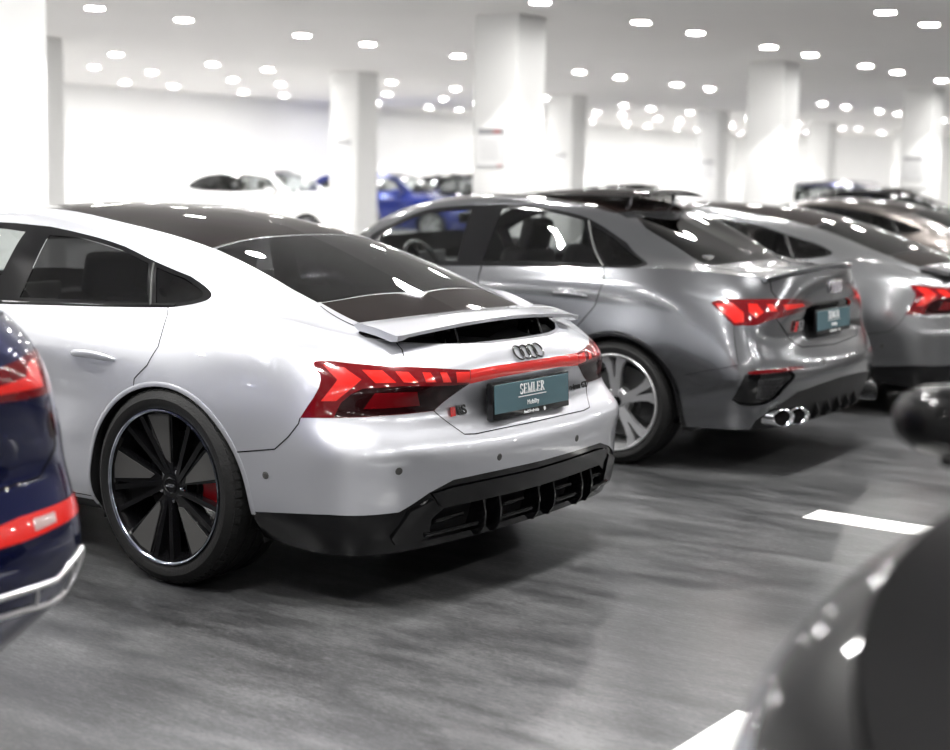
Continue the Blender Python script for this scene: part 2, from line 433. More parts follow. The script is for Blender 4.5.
def topA():
    S=[]
    def s(u,*p): S.append([tuple(belt(SIDE_A, u))]+list(p))
    uend=[SIDE_A.tu[0]+ (SIDE_A.tu[2])*k for k in (1,.8,.6,.4,.2,0)]
    S.append([tuple(belt(SIDE_A, q)) for q in uend])
    s(belt_u(SIDE_A, 3.18, .05),(3.21,.66,.835),(3.26,.52,.825),(3.30,.36,.83),(3.34,.18,.83),(3.35,0,.83))
    s(belt_u(SIDE_A, 2.70, .05),(2.70,.72,.91),(2.72,.55,.905),(2.74,.37,.915),(2.76,.18,.92),(2.78,0,.925))
    s(belt_u(SIDE_A, 2.28, .05),(2.28,.78,.945),(2.30,.62,.950),(2.32,.42,.965),(2.35,.2,.975),(2.36,0,.98))
    s(belt_u(SIDE_A, 2.10, .05),(2.05,.80,.99),(2.08,.68,1.02),(2.15,.46,1.045),(2.19,.22,1.055),(2.20,0,1.06))
    s(belt_u(SIDE_A, 1.75, .05),(1.72,.80,1.08),(1.70,.70,1.18),(1.80,.50,1.245),(1.84,.25,1.262),(1.86,0,1.268))
    s(belt_u(SIDE_A, 1.40, .05),(1.40,.80,1.12),(1.40,.70,1.295),(1.42,.56,1.345),(1.44,.28,1.376),(1.45,0,1.386))
    s(belt_u(SIDE_A, 1.00, .05),(1.00,.80,1.12),(1.00,.70,1.295),(1.00,.55,1.366),(1.00,.28,1.388),(1.00,0,1.394))
    s(belt_u(SIDE_A, .62, .3),(.62,.79,1.11),(.62,.685,1.262),(.62,.54,1.3125),(.62,.28,1.350),(.62,0,1.362))
    s(belt_u(SIDE_A, .32, .3),(.32,.785,1.09),(.31,.68,1.203),(.31,.53,1.254),(.30,.28,1.294),(.30,0,1.308))
    s(belt_u(SIDE_A, .08, .3),(.07,.77,1.067),(.06,.668,1.140),(.05,.53,1.183),(.05,.28,1.222),(.05,0,1.236))
    s(belt_u(SIDE_A, -.12, .3),(-.14,.755,1.045),(-.155,.65,1.085),(-.17,.53,1.107),(-.17,.28,1.142),(-.17,0,1.155))
    s(belt_u(SIDE_A, -.32, .3),(-.34,.71,1.005),(-.36,.62,1.016),(-.385,.54,1.025),(-.385,.28,1.058),(-.385,0,1.070))
    s(belt_u(SIDE_A, -.52, .3),(-.52,.64,.950),(-.56,.58,.951),(-.61,.53,.946),(-.61,.28,.972),(-.61,0,.984))
    s(belt_u(SIDE_A, -.66, .3),(-.67,.565,.910),(-.72,.51,.902),(-.76,.42,.898),(-.79,.22,.903),(-.80,0,.903))
    ul=belt_u(SIDE_A, -.75, .3)
    S.append([tuple(belt(SIDE_A, ul+(1-ul)*k)) for k in (0,.22,.42,.6,.8,1)])
    return S
TOP_A = Patch(topA(), [0, .07301, .1903, .28086, .32382, .4064, .48617, .57576, .65739, .72448, .77932, .82704, .87389, .92159, .9618, 1.0],
    [0, .12816, .28917, .4643, .72723, 1.0])
def colB():
    C=[]
    def c(*p): C.append(list(p))
    c((3.38,0,.22),(3.47,0,.32),(3.52,0,.45),(3.52,0,.55),(3.50,0,.66),(3.45,0,.74),(3.40,0,.79),(3.34,0,.82))
    c((3.35,.36,.22),(3.43,.38,.32),(3.48,.38,.45),(3.48,.38,.55),(3.46,.37,.66),(3.41,.36,.745),(3.36,.35,.795),(3.30,.34,.825))
    c((3.22,.64,.22),(3.30,.68,.32),(3.34,.69,.45),(3.34,.69,.55),(3.30,.68,.66),(3.25,.65,.755),(3.20,.62,.81),(3.13,.58,.845))
    c((3.05,.78,.22),(3.09,.82,.32),(3.12,.84,.45),(3.11,.84,.55),(3.07,.83,.67),(3.01,.80,.78),(2.95,.77,.85),(2.88,.71,.885))
    c((2.80,.83,.22),(2.81,.88,.32),(2.82,.895,.45),(2.82,.90,.55),(2.80,.885,.68),(2.76,.865,.80),(2.72,.83,.88),(2.66,.76,.925))
    c((2.45,.84,.22),(2.45,.885,.32),(2.45,.90,.45),(2.45,.905,.55),(2.45,.895,.68),(2.43,.88,.81),(2.41,.855,.90),(2.37,.78,.96))
    c((2.0,.83,.22),(2.0,.875,.32),(2.0,.885,.45),(2.0,.885,.55),(2.0,.88,.68),(2.0,.875,.82),(2.0,.86,.92),(2.0,.80,.995))
    c((1.6,.82,.22),(1.6,.87,.32),(1.6,.875,.45),(1.6,.87,.55),(1.6,.865,.68),(1.6,.875,.83),(1.6,.865,.94),(1.6,.815,1.02))
    c((1.2,.82,.22),(1.2,.87,.32),(1.2,.87,.45),(1.2,.865,.55),(1.2,.86,.68),(1.2,.875,.835),(1.2,.865,.95),(1.2,.82,1.032))
    c((.80,.82,.22),(.80,.87,.32),(.80,.87,.45),(.80,.865,.55),(.80,.862,.68),(.80,.88,.84),(.80,.868,.955),(.80,.82,1.037))
    c((.42,.83,.22),(.42,.88,.32),(.42,.89,.45),(.42,.89,.55),(.42,.885,.68),(.42,.885,.84),(.42,.87,.955),(.42,.82,1.038))
    c((.03,.84,.22),(.03,.89,.32),(.03,.905,.45),(.03,.91,.55),(.03,.905,.68),(.03,.89,.83),(.03,.87,.95),(.03,.81,1.040))
    c((-.33,.84,.22),(-.33,.885,.32),(-.33,.90,.45),(-.33,.905,.55),(-.33,.90,.68),(-.33,.885,.82),(-.33,.86,.93),(-.32,.785,1.035))
    c((-.56,.82,.22),(-.56,.865,.32),(-.57,.885,.45),(-.57,.885,.55),(-.56,.875,.68),(-.55,.855,.81),(-.54,.82,.915),(-.52,.735,1.020))
    c((-.74,.77,.22),(-.77,.81,.32),(-.80,.84,.45),(-.80,.835,.55),(-.76,.815,.68),(-.74,.79,.80),(-.71,.75,.905),(-.66,.665,1.005))
    c((-.83,.66,.22),(-.87,.68,.32),(-.895,.71,.45),(-.885,.70,.55),(-.84,.68,.68),(-.83,.67,.80),(-.80,.63,.905),(-.765,.57,.998))
    c((-.88,.45,.22),(-.92,.46,.32),(-.95,.47,.45),(-.93,.47,.55),(-.865,.46,.68),(-.87,.46,.80),(-.87,.44,.91),(-.85,.40,1.015))
    c((-.90,.22,.22),(-.94,.22,.32),(-.97,.23,.45),(-.95,.23,.55),(-.87,.23,.68),(-.875,.23,.80),(-.90,.22,.915),(-.885,.20,1.028))
    c((-.905,0,.22),(-.945,0,.32),(-.975,0,.45),(-.955,0,.55),(-.87,0,.68),(-.88,0,.80),(-.91,0,.918),(-.895,0,1.03))
    return C
SIDE_B = Patch(colB())
def topB():
    S=[]
    def s(u,*p): S.append([tuple(belt(SIDE_B, u))]+list(p))
    t2=SIDE_B.tu[2]
    S.append([tuple(belt(SIDE_B, t2*k)) for k in (1,.8,.6,.4,.2,0)])
    s(belt_u(SIDE_B, 2.85, .05),(2.90,.60,.90),(2.94,.46,.89),(2.97,.32,.895),(2.99,.16,.895),(3.00,0,.895))
    s(belt_u(SIDE_B, 2.35, .05),(2.37,.66,.98),(2.40,.5,.985),(2.44,.34,.992),(2.47,.16,.997),(2.48,0,.997))
    s(belt_u(SIDE_B, 2.08, .05),(2.08,.74,1.02),(2.12,.63,1.045),(2.20,.48,1.05),(2.26,.22,1.055),(2.28,0,1.06))
    s(belt_u(SIDE_B, 1.88, .05),(1.86,.76,1.07),(1.88,.67,1.15),(1.93,.58,1.185),(2.03,.3,1.195),(2.05,0,1.20))
    s(belt_u(SIDE_B, 1.60, .05),(1.60,.765,1.13),(1.60,.67,1.285),(1.62,.58,1.338),(1.70,.28,1.36),(1.72,0,1.368))
    s(belt_u(SIDE_B, 1.25, .05),(1.27,.77,1.16),(1.27,.67,1.36),(1.27,.58,1.412),(1.30,.28,1.435),(1.31,0,1.44))
    s(belt_u(SIDE_B, .90, .05),(.90,.77,1.17),(.90,.675,1.375),(.90,.575,1.428),(.90,.28,1.446),(.90,0,1.452))
    s(belt_u(SIDE_B, .55, .05),(.55,.765,1.16),(.55,.67,1.358),(.55,.565,1.403),(.55,.28,1.428),(.55,0,1.436))
    s(belt_u(SIDE_B, .28, .05),(.29,.76,1.14),(.28,.66,1.303),(.27,.56,1.362),(.26,.28,1.388),(.26,0,1.396))
    s(belt_u(SIDE_B, .10, .05),(.10,.75,1.11),(.10,.645,1.222),(.09,.545,1.296),(.10,.28,1.325),(.10,0,1.334))
    s(belt_u(SIDE_B, -.08, .05),(-.08,.735,1.08),(-.08,.64,1.135),(-.075,.545,1.214),(-.07,.28,1.242),(-.065,0,1.252))
    s(belt_u(SIDE_B, -.24, .05),(-.24,.725,1.055),(-.24,.635,1.085),(-.24,.545,1.130),(-.25,.28,1.155),(-.25,0,1.165))
    s(belt_u(SIDE_B, -.42, .05),(-.42,.70,1.035),(-.42,.62,1.045),(-.41,.54,1.048),(-.445,.28,1.066),(-.45,0,1.072))
    s(belt_u(SIDE_B, -.57, .05),(-.58,.64,1.015),(-.59,.55,1.018),(-.60,.44,1.024),(-.62,.22,1.032),(-.63,0,1.034))
    ul=belt_u(SIDE_B, -.64, .05)
    S.append([tuple(belt(SIDE_B, ul+(1-ul)*k)) for k in (0,.22,.42,.6,.8,1)])
    return S
TOP_B = Patch(topB())
def colS():
    """tall hatchback body: the saloon net stretched upwards and outwards"""
    C = []
    for i, col in enumerate(colB()):
        c = []
        for j, (x, y, z) in enumerate(col):
            X = x*(1.04 if x < 0 else 1.072); Y = y*1.06; Z = .25+(z-.22)*1.064
            if j >= 5 and x > 2.2: Z += .055*(1-abs(x-3.0)*.1)
            c.append((X, Y, Z))
        C.append(c)
    zz = (.25, .356, .495, .60, .74, .867, 1.03, 1.125)
    C[13] = [(x, y, z) for x, y, z in zip((-.56, -.57, -.58, -.58, -.575, -.57, -.565, -.55), (.84, .90, .93, .935, .925, .905, .88, .82), zz)]
    for k, xs, ys in ((14, (-.70, -.80, -.87, -.875, -.85, -.84, -.80, -.73), (.76, .83, .885, .885, .865, .85, .82, .775)), (15, (-.80, -.90, -.965, -.965, -.93, -.92, -.895, -.83), (.62, .69, .745, .745, .72, .71, .69, .67)),
                      (16, (-.86, -.94, -1.01, -1.01, -.965, -.965, -.95, -.895), (.45, .47, .48, .48, .48, .48, .47, .46)), (17, (-.88, -.96, -1.03, -1.03, -.98, -.98, -.97, -.92), (.22,)*8), (18, (-.885, -.965, -1.035, -1.035, -.985, -.985, -.975, -.925), (0,)*8)):
        C[k] = list(zip(xs, ys, zz))
    return C
SIDE_S = Patch(colS())
def topS():
    S = []; b = lambda u: tuple(belt(SIDE_S, u)); t2 = SIDE_S.tu[2]
    S.append([b(t2*k) for k in (1, .8, .6, .4, .2, 0)])
    for x, *p in [(3.0,(3.05,.64,1.0),(3.1,.49,1.005),(3.13,.34,1.01),(3.15,.17,1.015),(3.16,0,1.015)),
      (2.55,(2.57,.72,1.07),(2.59,.54,1.075),(2.61,.36,1.085),(2.63,.17,1.09),(2.64,0,1.09)),
      (2.25,(2.25,.78,1.105),(2.27,.66,1.12),(2.35,.48,1.13),(2.42,.22,1.14),(2.44,0,1.145)),
      (2.0,(2.0,.81,1.17),(2.0,.72,1.27),(2.05,.62,1.30),(2.15,.3,1.31),(2.17,0,1.315)),
      (1.7,(1.7,.81,1.25),(1.7,.71,1.43),(1.72,.62,1.48),(1.8,.3,1.50),(1.82,0,1.505)),
      (1.35,(1.35,.81,1.28),(1.35,.70,1.52),(1.36,.61,1.575),(1.40,.3,1.60),(1.41,0,1.605)),
      (.9,(.9,.81,1.29),(.9,.70,1.54),(.9,.61,1.60),(.9,.3,1.63),(.9,0,1.635)),
      (.4,(.4,.81,1.29),(.4,.70,1.535),(.4,.61,1.595),(.4,.3,1.625),(.4,0,1.63)),
      (0,(0,.80,1.28),(0,.69,1.50),(0,.605,1.575),(0,.3,1.605),(0,0,1.61)),
      (-.3,(-.3,.78,1.26),(-.3,.68,1.45),(-.3,.60,1.54),(-.3,.3,1.575),(-.3,0,1.58)),
      (-.47,(-.55,.75,1.24),(-.55,.66,1.38),(-.55,.60,1.46),(-.55,.3,1.515),(-.55,0,1.52)),
      (-.62,(-.69,.73,1.185),(-.72,.66,1.235),(-.73,.58,1.275),(-.77,.3,1.30),(-.78,0,1.305))]:
        S.append([b(belt_u(SIDE_S, x, .05))]+p)
    ul = belt_u(SIDE_S, -.70, .3)
    S.append([b(ul+(1-ul)*k) for k in (0, .22, .42, .6, .8, 1)])
    return S
TOP_S = Patch(topS())
# ------------------------------------------------------------------ wheels (axle along y, outer face at +y, centre at the origin)
def tire_mesh(Rt, Rr, w, outer):
    mb = MB(); o = outer; i = outer-w; g = .006; r0 = Rt-.006
    prof = [(o-.030, Rr-.010), (o-.012, Rr-.004), (o-.004, Rr+.004), (o+.002, Rr+.018), (o+.004, (Rt+Rr)/2), (o-.001, Rt-.030), (o-.010, Rt-.016), (o-.022, Rt-.006), (o-.036, Rt-.001)]
    n = 4; a = o-.036; b = i+.036; gw = .010; step = (a-b)/n
    for k in range(1, n):
        y = a-step*k
        prof += [(y+gw/2+.002, Rt), (y+gw/2, Rt-g-.002), (y-gw/2, Rt-g-.002), (y-gw/2-.002, Rt)]
    prof += [(b, Rt-.001), (i+.02, Rt-.006), (i+.004, Rt-.022), (i-.002, (Rt+Rr)/2), (i+.012, Rr-.004), (i+.03, Rr-.010)]
    mb.lathe(prof, 96)
    # raised shoulder blocks
    for k in range(72):
        a0 = 2*PI*k/72; q = 2*PI/72*.72; pts = []
        for (y, r) in ((o-.038, Rt+.0005), (o-.016, Rt-.010)):
            pts += [[(r*math.cos(a0), y, r*math.sin(a0)), (r*math.cos(a0+q), y, r*math.sin(a0+q))]]
        A = [pts[0][0], pts[0][1], pts[1][1], pts[1][0]]
        s = 1+.0028/Rt
        mb.prism([tuple(c*.985 if j != 1 else c for j, c in enumerate(p)) for p in A], [(p[0]*s, p[1]+.001, p[2]*s) for p in A])
    return mb.mesh(True, 40)

def polar(r, a): return (-r*math.cos(R(a)), r*math.sin(R(a)))   # angle counted as seen from outside, 0 = towards the rear

def spoke(mb, pts, y0, y1, th, rim=.27):
    """flat bar outlined by (radius, angle) points; depth goes from y0 at the hub to y1 at the rim"""
    f = []; b = []
    for r, a in pts:
        x, z = polar(r, a); y = y0+(y1-y0)*min(1, r/rim); f.append((x, y, z)); b.append((x, y-th, z))
    mb.prism(f, b)

def rim_barrel(mb, Rr, w, outer):
    i = outer-w
    mb.lathe([(outer-.004, Rr-.013), (outer-.020, Rr-.018), (outer-.05, Rr-.035), (outer-.10, Rr-.045), (i+.06, Rr-.045), (i+.02, Rr-.02), (i+.01, Rr)], 96)

def make_wheel(style, Rt, Rr, w, outer, parent):
    """the rim is the wheel itself; tire, inserts, cap, disc and caliper are its pieces"""
    mb = MB()
    if style == 'aero':
        rim_barrel(mb, Rr, w, outer)
        yh, yr = outer-.050, outer-.012
        for k in range(5):
            q = 72*k
            # two slim ridges and the frame of the blade
            for a0, wd in ((116, 4.5), (134, 4.0)):
                spoke(mb, [(.045, a0+q-26), (.045, a0+q-2), (Rr-.012, a0+q+wd/2), (Rr-.012, a0+q-wd/2)], yh, yr, .035)
            spoke(mb, [(.05, 80+q), (.07, 118+q), (Rr-.012, 111+q), (Rr-.012, 82.5+q)], yh-.004, yr-.006, .03)
            spoke(mb, [(.06, 110+q), (.085, 128+q), (Rr-.014, 133+q), (Rr-.014, 117+q)], yh-.032, yr-.040, .012)
        mb.lathe([(yh-.05, .001), (yh-.05, .075), (yh-.006, .07), (yh+.004, .055), (yh+.006, .04), (yh+.006, .001)], 40)
        rim = mb.build('wheel', M['gloss'], parent, True, 30)
        mi = MB()
        for k in range(5):
            q = 72*k
            spoke(mi, [(.085, 86+q), (.10, 99+q), (Rr-.018, 108.5+q), (Rr-.016, 97+q), (Rr-.018, 85.5+q)], yh+.0035, yr-.0015, .004)
        mi.build('wheel_insert', M['satin'], rim, False)
        ml = MB(); ml.lathe([(outer-.022, Rr-.015), (outer-.008, Rr-.014), (outer-.001, Rr-.010), (outer+.002, Rr-.005), (outer+.001, Rr-.001), (outer-.008, Rr+.001), (outer-.022, Rr)], 96)
        ml.build('rim_lip', M['alu_lip'], rim, True)
        mbolt = MB()
        for k in range(5):
            x, z = polar(.056, 60+72*k); mbolt.lathe([(yh-.012, .001), (yh-.012, .010), (yh+.004, .010), (yh+.006, .007), (yh+.006, .001)], 12, c=(x, 0, z))
        mbolt.build('wheel_bolt', M['chrome'], rim)
        mc = MB(); mc.lathe([(yh, .030), (yh+.009, .030), (yh+.011, .027), (yh+.008, .025), (yh+.008, .001)], 36)
        cap = mc.build('hub_cap', M['gloss'], rim)
        mr = MB()
        for k in range(4): mr.lathe([(yh+.0085, .0052), (yh+.0095, .0058), (yh+.0085, .0065)], 20, c=((k-1.5)*.0082, 0, 0))
    else:
        rim_barrel(mb, Rr, w, outer)
        yh, yr = outer-.045, outer-.014
        for k in range(5):
            q = 72*k+style_rot(style)
            n = 7
            for sgn in (-1, 1):
                # Y spoke arm: slim at the hub, broad at the rim with a slot in the middle
                pts = [(.050, 90+q-sgn*4), (.050, 90+q+sgn*24), (.10, 90+q+sgn*17), (.15, 90+q+sgn*13.5), (Rr-.055, 90+q+sgn*14.5), (Rr-.012, 90+q+sgn*19), (Rr-.012, 90+q+sgn*6), (Rr-.050, 90+q+sgn*3.2), (.145, 90+q+sgn*2.2), (.115, 90+q-sgn*.1)]
                if sgn < 0: pts = pts[::-1]
                spoke(mb, pts, yh, yr, .032)
            spoke(mb, [(.045, 90+q-25), (.045, 90+q+25), (.13, 90+q+5), (.13, 90+q-5)], yh+.002, yr, .03)
        mb.lathe([(yh-.05, .001), (yh-.05, .078), (yh-.004, .074), (yh+.004, .062), (yh+.004, .034), (yh-.004, .030), (yh-.004, .001)], 40)
        mb.lathe([(outer-.022, Rr-.017), (outer-.006, Rr-.015), (outer+.001, Rr-.010), (outer+.002, Rr-.004), (outer-.004, Rr+.001), (outer-.022, Rr)], 96)
        rim = mb.build('wheel', M['alu'], parent, True, 30)
        mbolt = MB()
        for k in range(5):
            x, z = polar(.056, 54+72*k); mbolt.lathe([(yh-.012, .001), (yh-.012, .012), (yh+.0055, .012), (yh+.002, .008), (yh+.002, .001)], 12, c=(x, 0, z))
        mbolt.build('wheel_bolt', M['gloss'], rim)
        mc = MB(); mc.lathe([(yh-.004, .029), (yh+.007, .029), (yh+.009, .026), (yh+.006, .024), (yh+.006, .001)], 36)
        cap = mc.build('hub_cap', M['gloss'], rim)
        mr = MB()
        for k in range(4): mr.lathe([(yh+.0065, .0050), (yh+.0078, .0056), (yh+.0065, .0062)], 20, c=((k-1.5)*.0080, 0, 0))
    # the four rings on the cap are a surface mark of the cap
    ring = mr.mesh(True); o = link('cap_mark', ring, rim, M['chrome'])
    link('tire', tire_mesh(Rt, Rr, w, outer), rim, M['rubber'])
    md = MB(); md.lathe([(outer-.115, .07), (outer-.115, .185), (outer-.118, .188), (outer-.142, .188), (outer-.145, .185), (outer-.145, .07)], 64, close=True)
    md.lathe([(outer-.10, .001), (outer-.10, .085), (outer-.13, .09)], 32)
    md.build('brake_disc', M['disc'], rim)
    cm = MB(); f = []; b = []
    for a in range(-34, 15, 6): f.append(polar(.205, a))
    for a in range(14, -35, -6): f.append(polar(.125, a))
    cm.prism([(x, outer-.085, z) for x, z in f], [(x, outer-.155, z) for x, z in f])
    cm.build('brake_caliper', M['caliper'] if style == 'aero' else M['plastic'], rim)
    return rim
def style_rot(s): return {'yspoke': 3, 'yspoke_b': 20}.get(s, 0)

def dup(root, parent=None, swap=None):
    """copy an object with its parts and their pieces; swap maps material -> material on the copy only"""
    c = root.copy(); COL.objects.link(c)
    if parent: c.parent = parent
    if swap and root.type == 'MESH':
        for s in c.material_slots:
            if s.material in swap:
                mt = swap[s.material]; s.link = 'OBJECT'; s.material = mt
    for ch in list(root.children): dup(ch, c, swap)
    return c

def four_wheels(root, style, Rt, Rr, w, outer, wb, steer=0):
    first = make_wheel(style, Rt, Rr, w, outer-outer, root)
    # built with its outer face at y = 0, moved out to the track
    first.location = (0, outer, Rt)
    for x, s in ((wb, 1), (0, -1), (wb, -1)):
        c = dup(first, root); c.location = (x, s*outer, Rt)
        if s < 0: c.rotation_euler = (0, 0, PI)
    return first
# ------------------------------------------------------------------ car assembly
def circle_uv(P, cx, cz, r, n=56, box=None, squash=1.0):
    return P.uvs('xz', [arch_pt(cx, cz, r, 2*PI*k/n) for k in range(n)], box)

def arch_pt(cx, cz, r, a):
    c, q = math.cos(a), math.sin(a)
    if q >= 0: return (cx+r*c, cz+r*q)
    return (cx+math.copysign(r*(1+.03*min(1, -q*1.2)), c) if abs(c) > .25 else cx+r*c*3.9, cz+r*q)

def shell(root, S, T, nS, nT, sreg, treg, info, body_mat):
    """cut both patches, link every region as a part; returns {region: [objects]}"""
    cs = cut_patch(S, nS[0], nS[1], sreg); ct = cut_patch(T, nT[0], nT[1], treg)
    objs = {}
    jobs = {}
    for P, c in ((S, cs), (T, ct)):
        for r, f in c.items():
            if r.startswith('hole'): continue
            jobs.setdefault(r, []).append((P, f))
    order = sorted(jobs, key=lambda r: 1 if r in info and info[r][4] else 0)
    for r in order:
        name, mat, mode, off, par = info.get(r, ('body', body_mat, 'join', 0, None))
        sides = [[1], [-1]] if mode == 'pair' else [[1, -1]]
        for i, ss in enumerate(sides):
            me = build_faces([(P, f, s, off) for s in ss for P, f in jobs[r]])
            p = root
            if par: p = objs[par][min(i, len(objs[par])-1)]
            objs.setdefault(r, []).append(link(name, me, p, mat))
    return objs

def seams(parent, items, name='panel_gap', w=.0045):
    for P, line, closed in items:
        mid = any(q[0] > .9995 and P in (SIDE_A, SIDE_B, SIDE_S) for q in line)
        for grp in (((1, -1),) if mid else ((1,), (-1,))):
            mb = MB()
            for s in grp: ribbon(P, line, w, .0007, closed, s, mb.bm)
            if mid: bmesh.ops.remove_doubles(mb.bm, verts=mb.bm.verts, dist=1e-4)
            me = bpy.data.meshes.new('gap'); mb.bm.to_mesh(me); mb.bm.free(); link(name, me, parent, M['seam'])

def arch_well(root, S, cx, cz, r, wy, depth, lipmat, n=56, box=None):
    """painted lip around each arch and the dark tub behind it"""
    for s in (1, -1):
        mb = MB(); rows = []
        for k in range(n+1):
            a = R(-24)+(PI+R(48))*k/n; x, z = arch_pt(cx, cz, r, a)
            if z < .19: z = .19
            uv = S.inv('xz', (x, z), box); y = S.ev([uv[0]], [uv[1]])[0][1]; ux, uz = (x-cx)/r, max(z-cz, -.12)/r
            rows.append([(x, s*(y-.002), z), (x-.004*ux, s*(y-.012), z-.004*uz), (x-.004*ux, s*(y-.05), z-.004*uz), (x+.012*ux, s*(y-.09), z+.012*uz), (x+.012*ux, s*(wy-depth), z+.012*uz)])
        V = mb.grid(rows)
        mb.bm.faces.new([row[-1] for row in V])
        mb.build('wheel_well', M['plastic'], root)

def underbody(root, S, x0, x1, z=.21, y=.80, holes=()):
    mb = MB()
    rows = []
    us = np.linspace(0, 1, 60); P = S.ev(us, np.zeros(60))
    for p in P: rows.append([(p[0]*.985, p[1]*.97, p[2]+.012), (p[0]*.985, -p[1]*.97, p[2]+.012)])
    mb.grid(rows)
    mb.build('underbody', M['plastic'], root, False)

def seat_mesh(w=.50, back_h=.66, tilt=16, light=False):
    mb = MB()
    mb.box((.05, 0, .09), (.52, w, .16), None, .06, 3)
    rt = Matrix.Rotation(R(-tilt), 3, 'Y')
    mb.box((-.25, 0, .12+back_h/2), (.13, w*.94, back_h), rt, .055, 3)
    for s in (-1, 1):
        mb.box((-.19, s*w*.42, .12+back_h*.46), (.13, .07, back_h*.74), rt, .03, 2)
        mb.box((.06, s*w*.43, .16), (.46, .07, .09), None, .03, 2)
    return mb.mesh(True, 60)

def cabin(root, xf, xr, zf, yoff, dash_x, dash_z, back_h, wheel=True, seatmat='seat', shelf=None, mirror=None, rear_h=.52, tilt=16):
    first = None
    for (x, y, w, bh) in ((xf, yoff, .50, back_h), (xf, -yoff, .50, back_h)):
        if first is None:
            first = link('seat', seat_mesh(w, bh, tilt), root, M[seatmat]); first.location = (x, y, zf)
            hb = MB(); rt = Matrix.Rotation(R(-tilt+4), 3, 'Y')
            hb.box((-.25-bh*.5*math.sin(R(tilt))-.03, 0, .12+bh+.06), (.085, .26, .19), rt, .035, 3)
            hb.build('headrest', M[seatmat], first, True, 60)
        else:
            c = dup(first, root); c.location = (x, y, zf)
    mb = MB(); rt = Matrix.Rotation(R(-20), 3, 'Y')
    mb.box((.05, 0, .08), (.5, 1.22, .15), None, .05, 3); mb.box((-.24, 0, .12+rear_h/2), (.13, 1.20, rear_h), rt, .05, 3)
    o = mb.build('rear_seat', M[seatmat], root, True, 60); o.location = (xr, 0, zf)
    for y in (-.36, .36):
        hb = MB(); hb.box((-.27-rear_h*.36, y, .12+rear_h+.03), (.07, .24, .14), rt, .03, 3); hb.build('headrest', M[seatmat], o, True, 60)
    db = MB(); db.box((dash_x, 0, dash_z-.10), (.42, 1.36, .22), None, .07, 3); db.box((dash_x-.17, yoff, dash_z-.01), (.14, .40, .10), None, .035, 3); db.box((dash_x-.16, 0, dash_z+.02), (.03, .30, .12), None, .01, 2)
    db.build('dashboard', M['trim'], root, True, 60)
    if wheel:
        wb = MB(); n = 40; m = 10; rows = []
        for k in range(n):
            a = 2*PI*k/n; rows.append([((.175+.016*math.cos(2*PI*j/m))*math.cos(a), (.175+.016*math.cos(2*PI*j/m))*math.sin(a), .016*math.sin(2*PI*j/m)) for j in range(m)])
        rows.append(rows[0]); wb.grid(rows, True)
        wb.box((0, 0, -.01), (.13, .12, .05), None, .02, 2)
        for a in (0, 180, 270): wb.box((.10*math.cos(R(a)), .10*math.sin(R(a)), -.004), (.13, .035, .015) if a != 270 else (.035, .13, .015), None, .004, 1)
        bmesh.ops.remove_doubles(wb.bm, verts=wb.bm.verts, dist=1e-5)
        me = wb.mesh(True, 60); me.transform(Matrix.Translation((dash_x-.36, yoff, dash_z-.01)) @ Matrix.Rotation(R(-66), 4, 'Y') @ Matrix.Rotation(R(90), 4, 'Z'))
        link('steering_wheel', me, root, M['gloss'])
    if shelf:
        x0, x1, z, y = shelf; mb = MB(); mb.box(((x0+x1)/2, 0, z), (x1-x0, 2*y, .02), None, .006, 1); mb.build('parcel_shelf', M['trim'], root)
    if mirror:
        mb = MB(); mb.box(mirror, (.035, .24, .07), None, .016, 3); mb.tube([(mirror[0]+.01, 0, mirror[2]+.02), (mirror[0]+.07, 0, mirror[2]+.07)], .010)
        mb.build('interior_mirror', M['plastic'], root)

def door_mirrors(root, x, y, z, mat, scale=1.0, drop=.05):
    for s in (1, -1):
        mb = MB(); n = 20; rows = []
        prof = [(0.0, .30), (.02, .72), (.05, .92), (.10, 1.0), (.16, .98), (.21, .86), (.245, .60), (.262, .25)]
        for t, w in prof:
            r = []
            for k in range(n):
                a = 2*PI*k/n; c, q = math.cos(a), math.sin(a)
                cx = abs(c)**.75*math.copysign(1, c)*.075*w; cz = abs(q)**.75*math.copysign(1, q)*.068*w
                if cx < -.02: cx = -.02-(abs(cx)-.02)*.35
                r.append((x+(cx+.03*t/.26*-1)*scale, s*(y+t*scale), z+(cz+.012)*scale))
            rows.append(r)
        V = mb.grid(rows, True); mb.bm.faces.new(V[0][::-1]); mb.bm.faces.new(V[-1])
        o = mb.build('door_mirror', mat, root, True, 70)
        mf = MB(); mf.box((x+.012*scale, s*(y+.055*scale), z-.062*scale), (.07*scale, .20*scale, .028*scale), Matrix.Rotation(R(s*9), 3, 'X'), .01, 2)
        mf.tube([(x+.03, s*(y-.075), z-drop-.055), (x+.02, s*(y+.01), z-.07*scale), (x+.01, s*(y+.07*scale), z-.055*scale)], [.03, .024, .02], 10)
        mf.build('mirror_foot', M['gloss'], o)
        gl = MB(); gl.box((x-.034*scale, s*(y+.125*scale), z+.010*scale), (.006, .19*scale, .105*scale), None, .002, 1); gl.build('mirror_glass', M['chrome'], o)

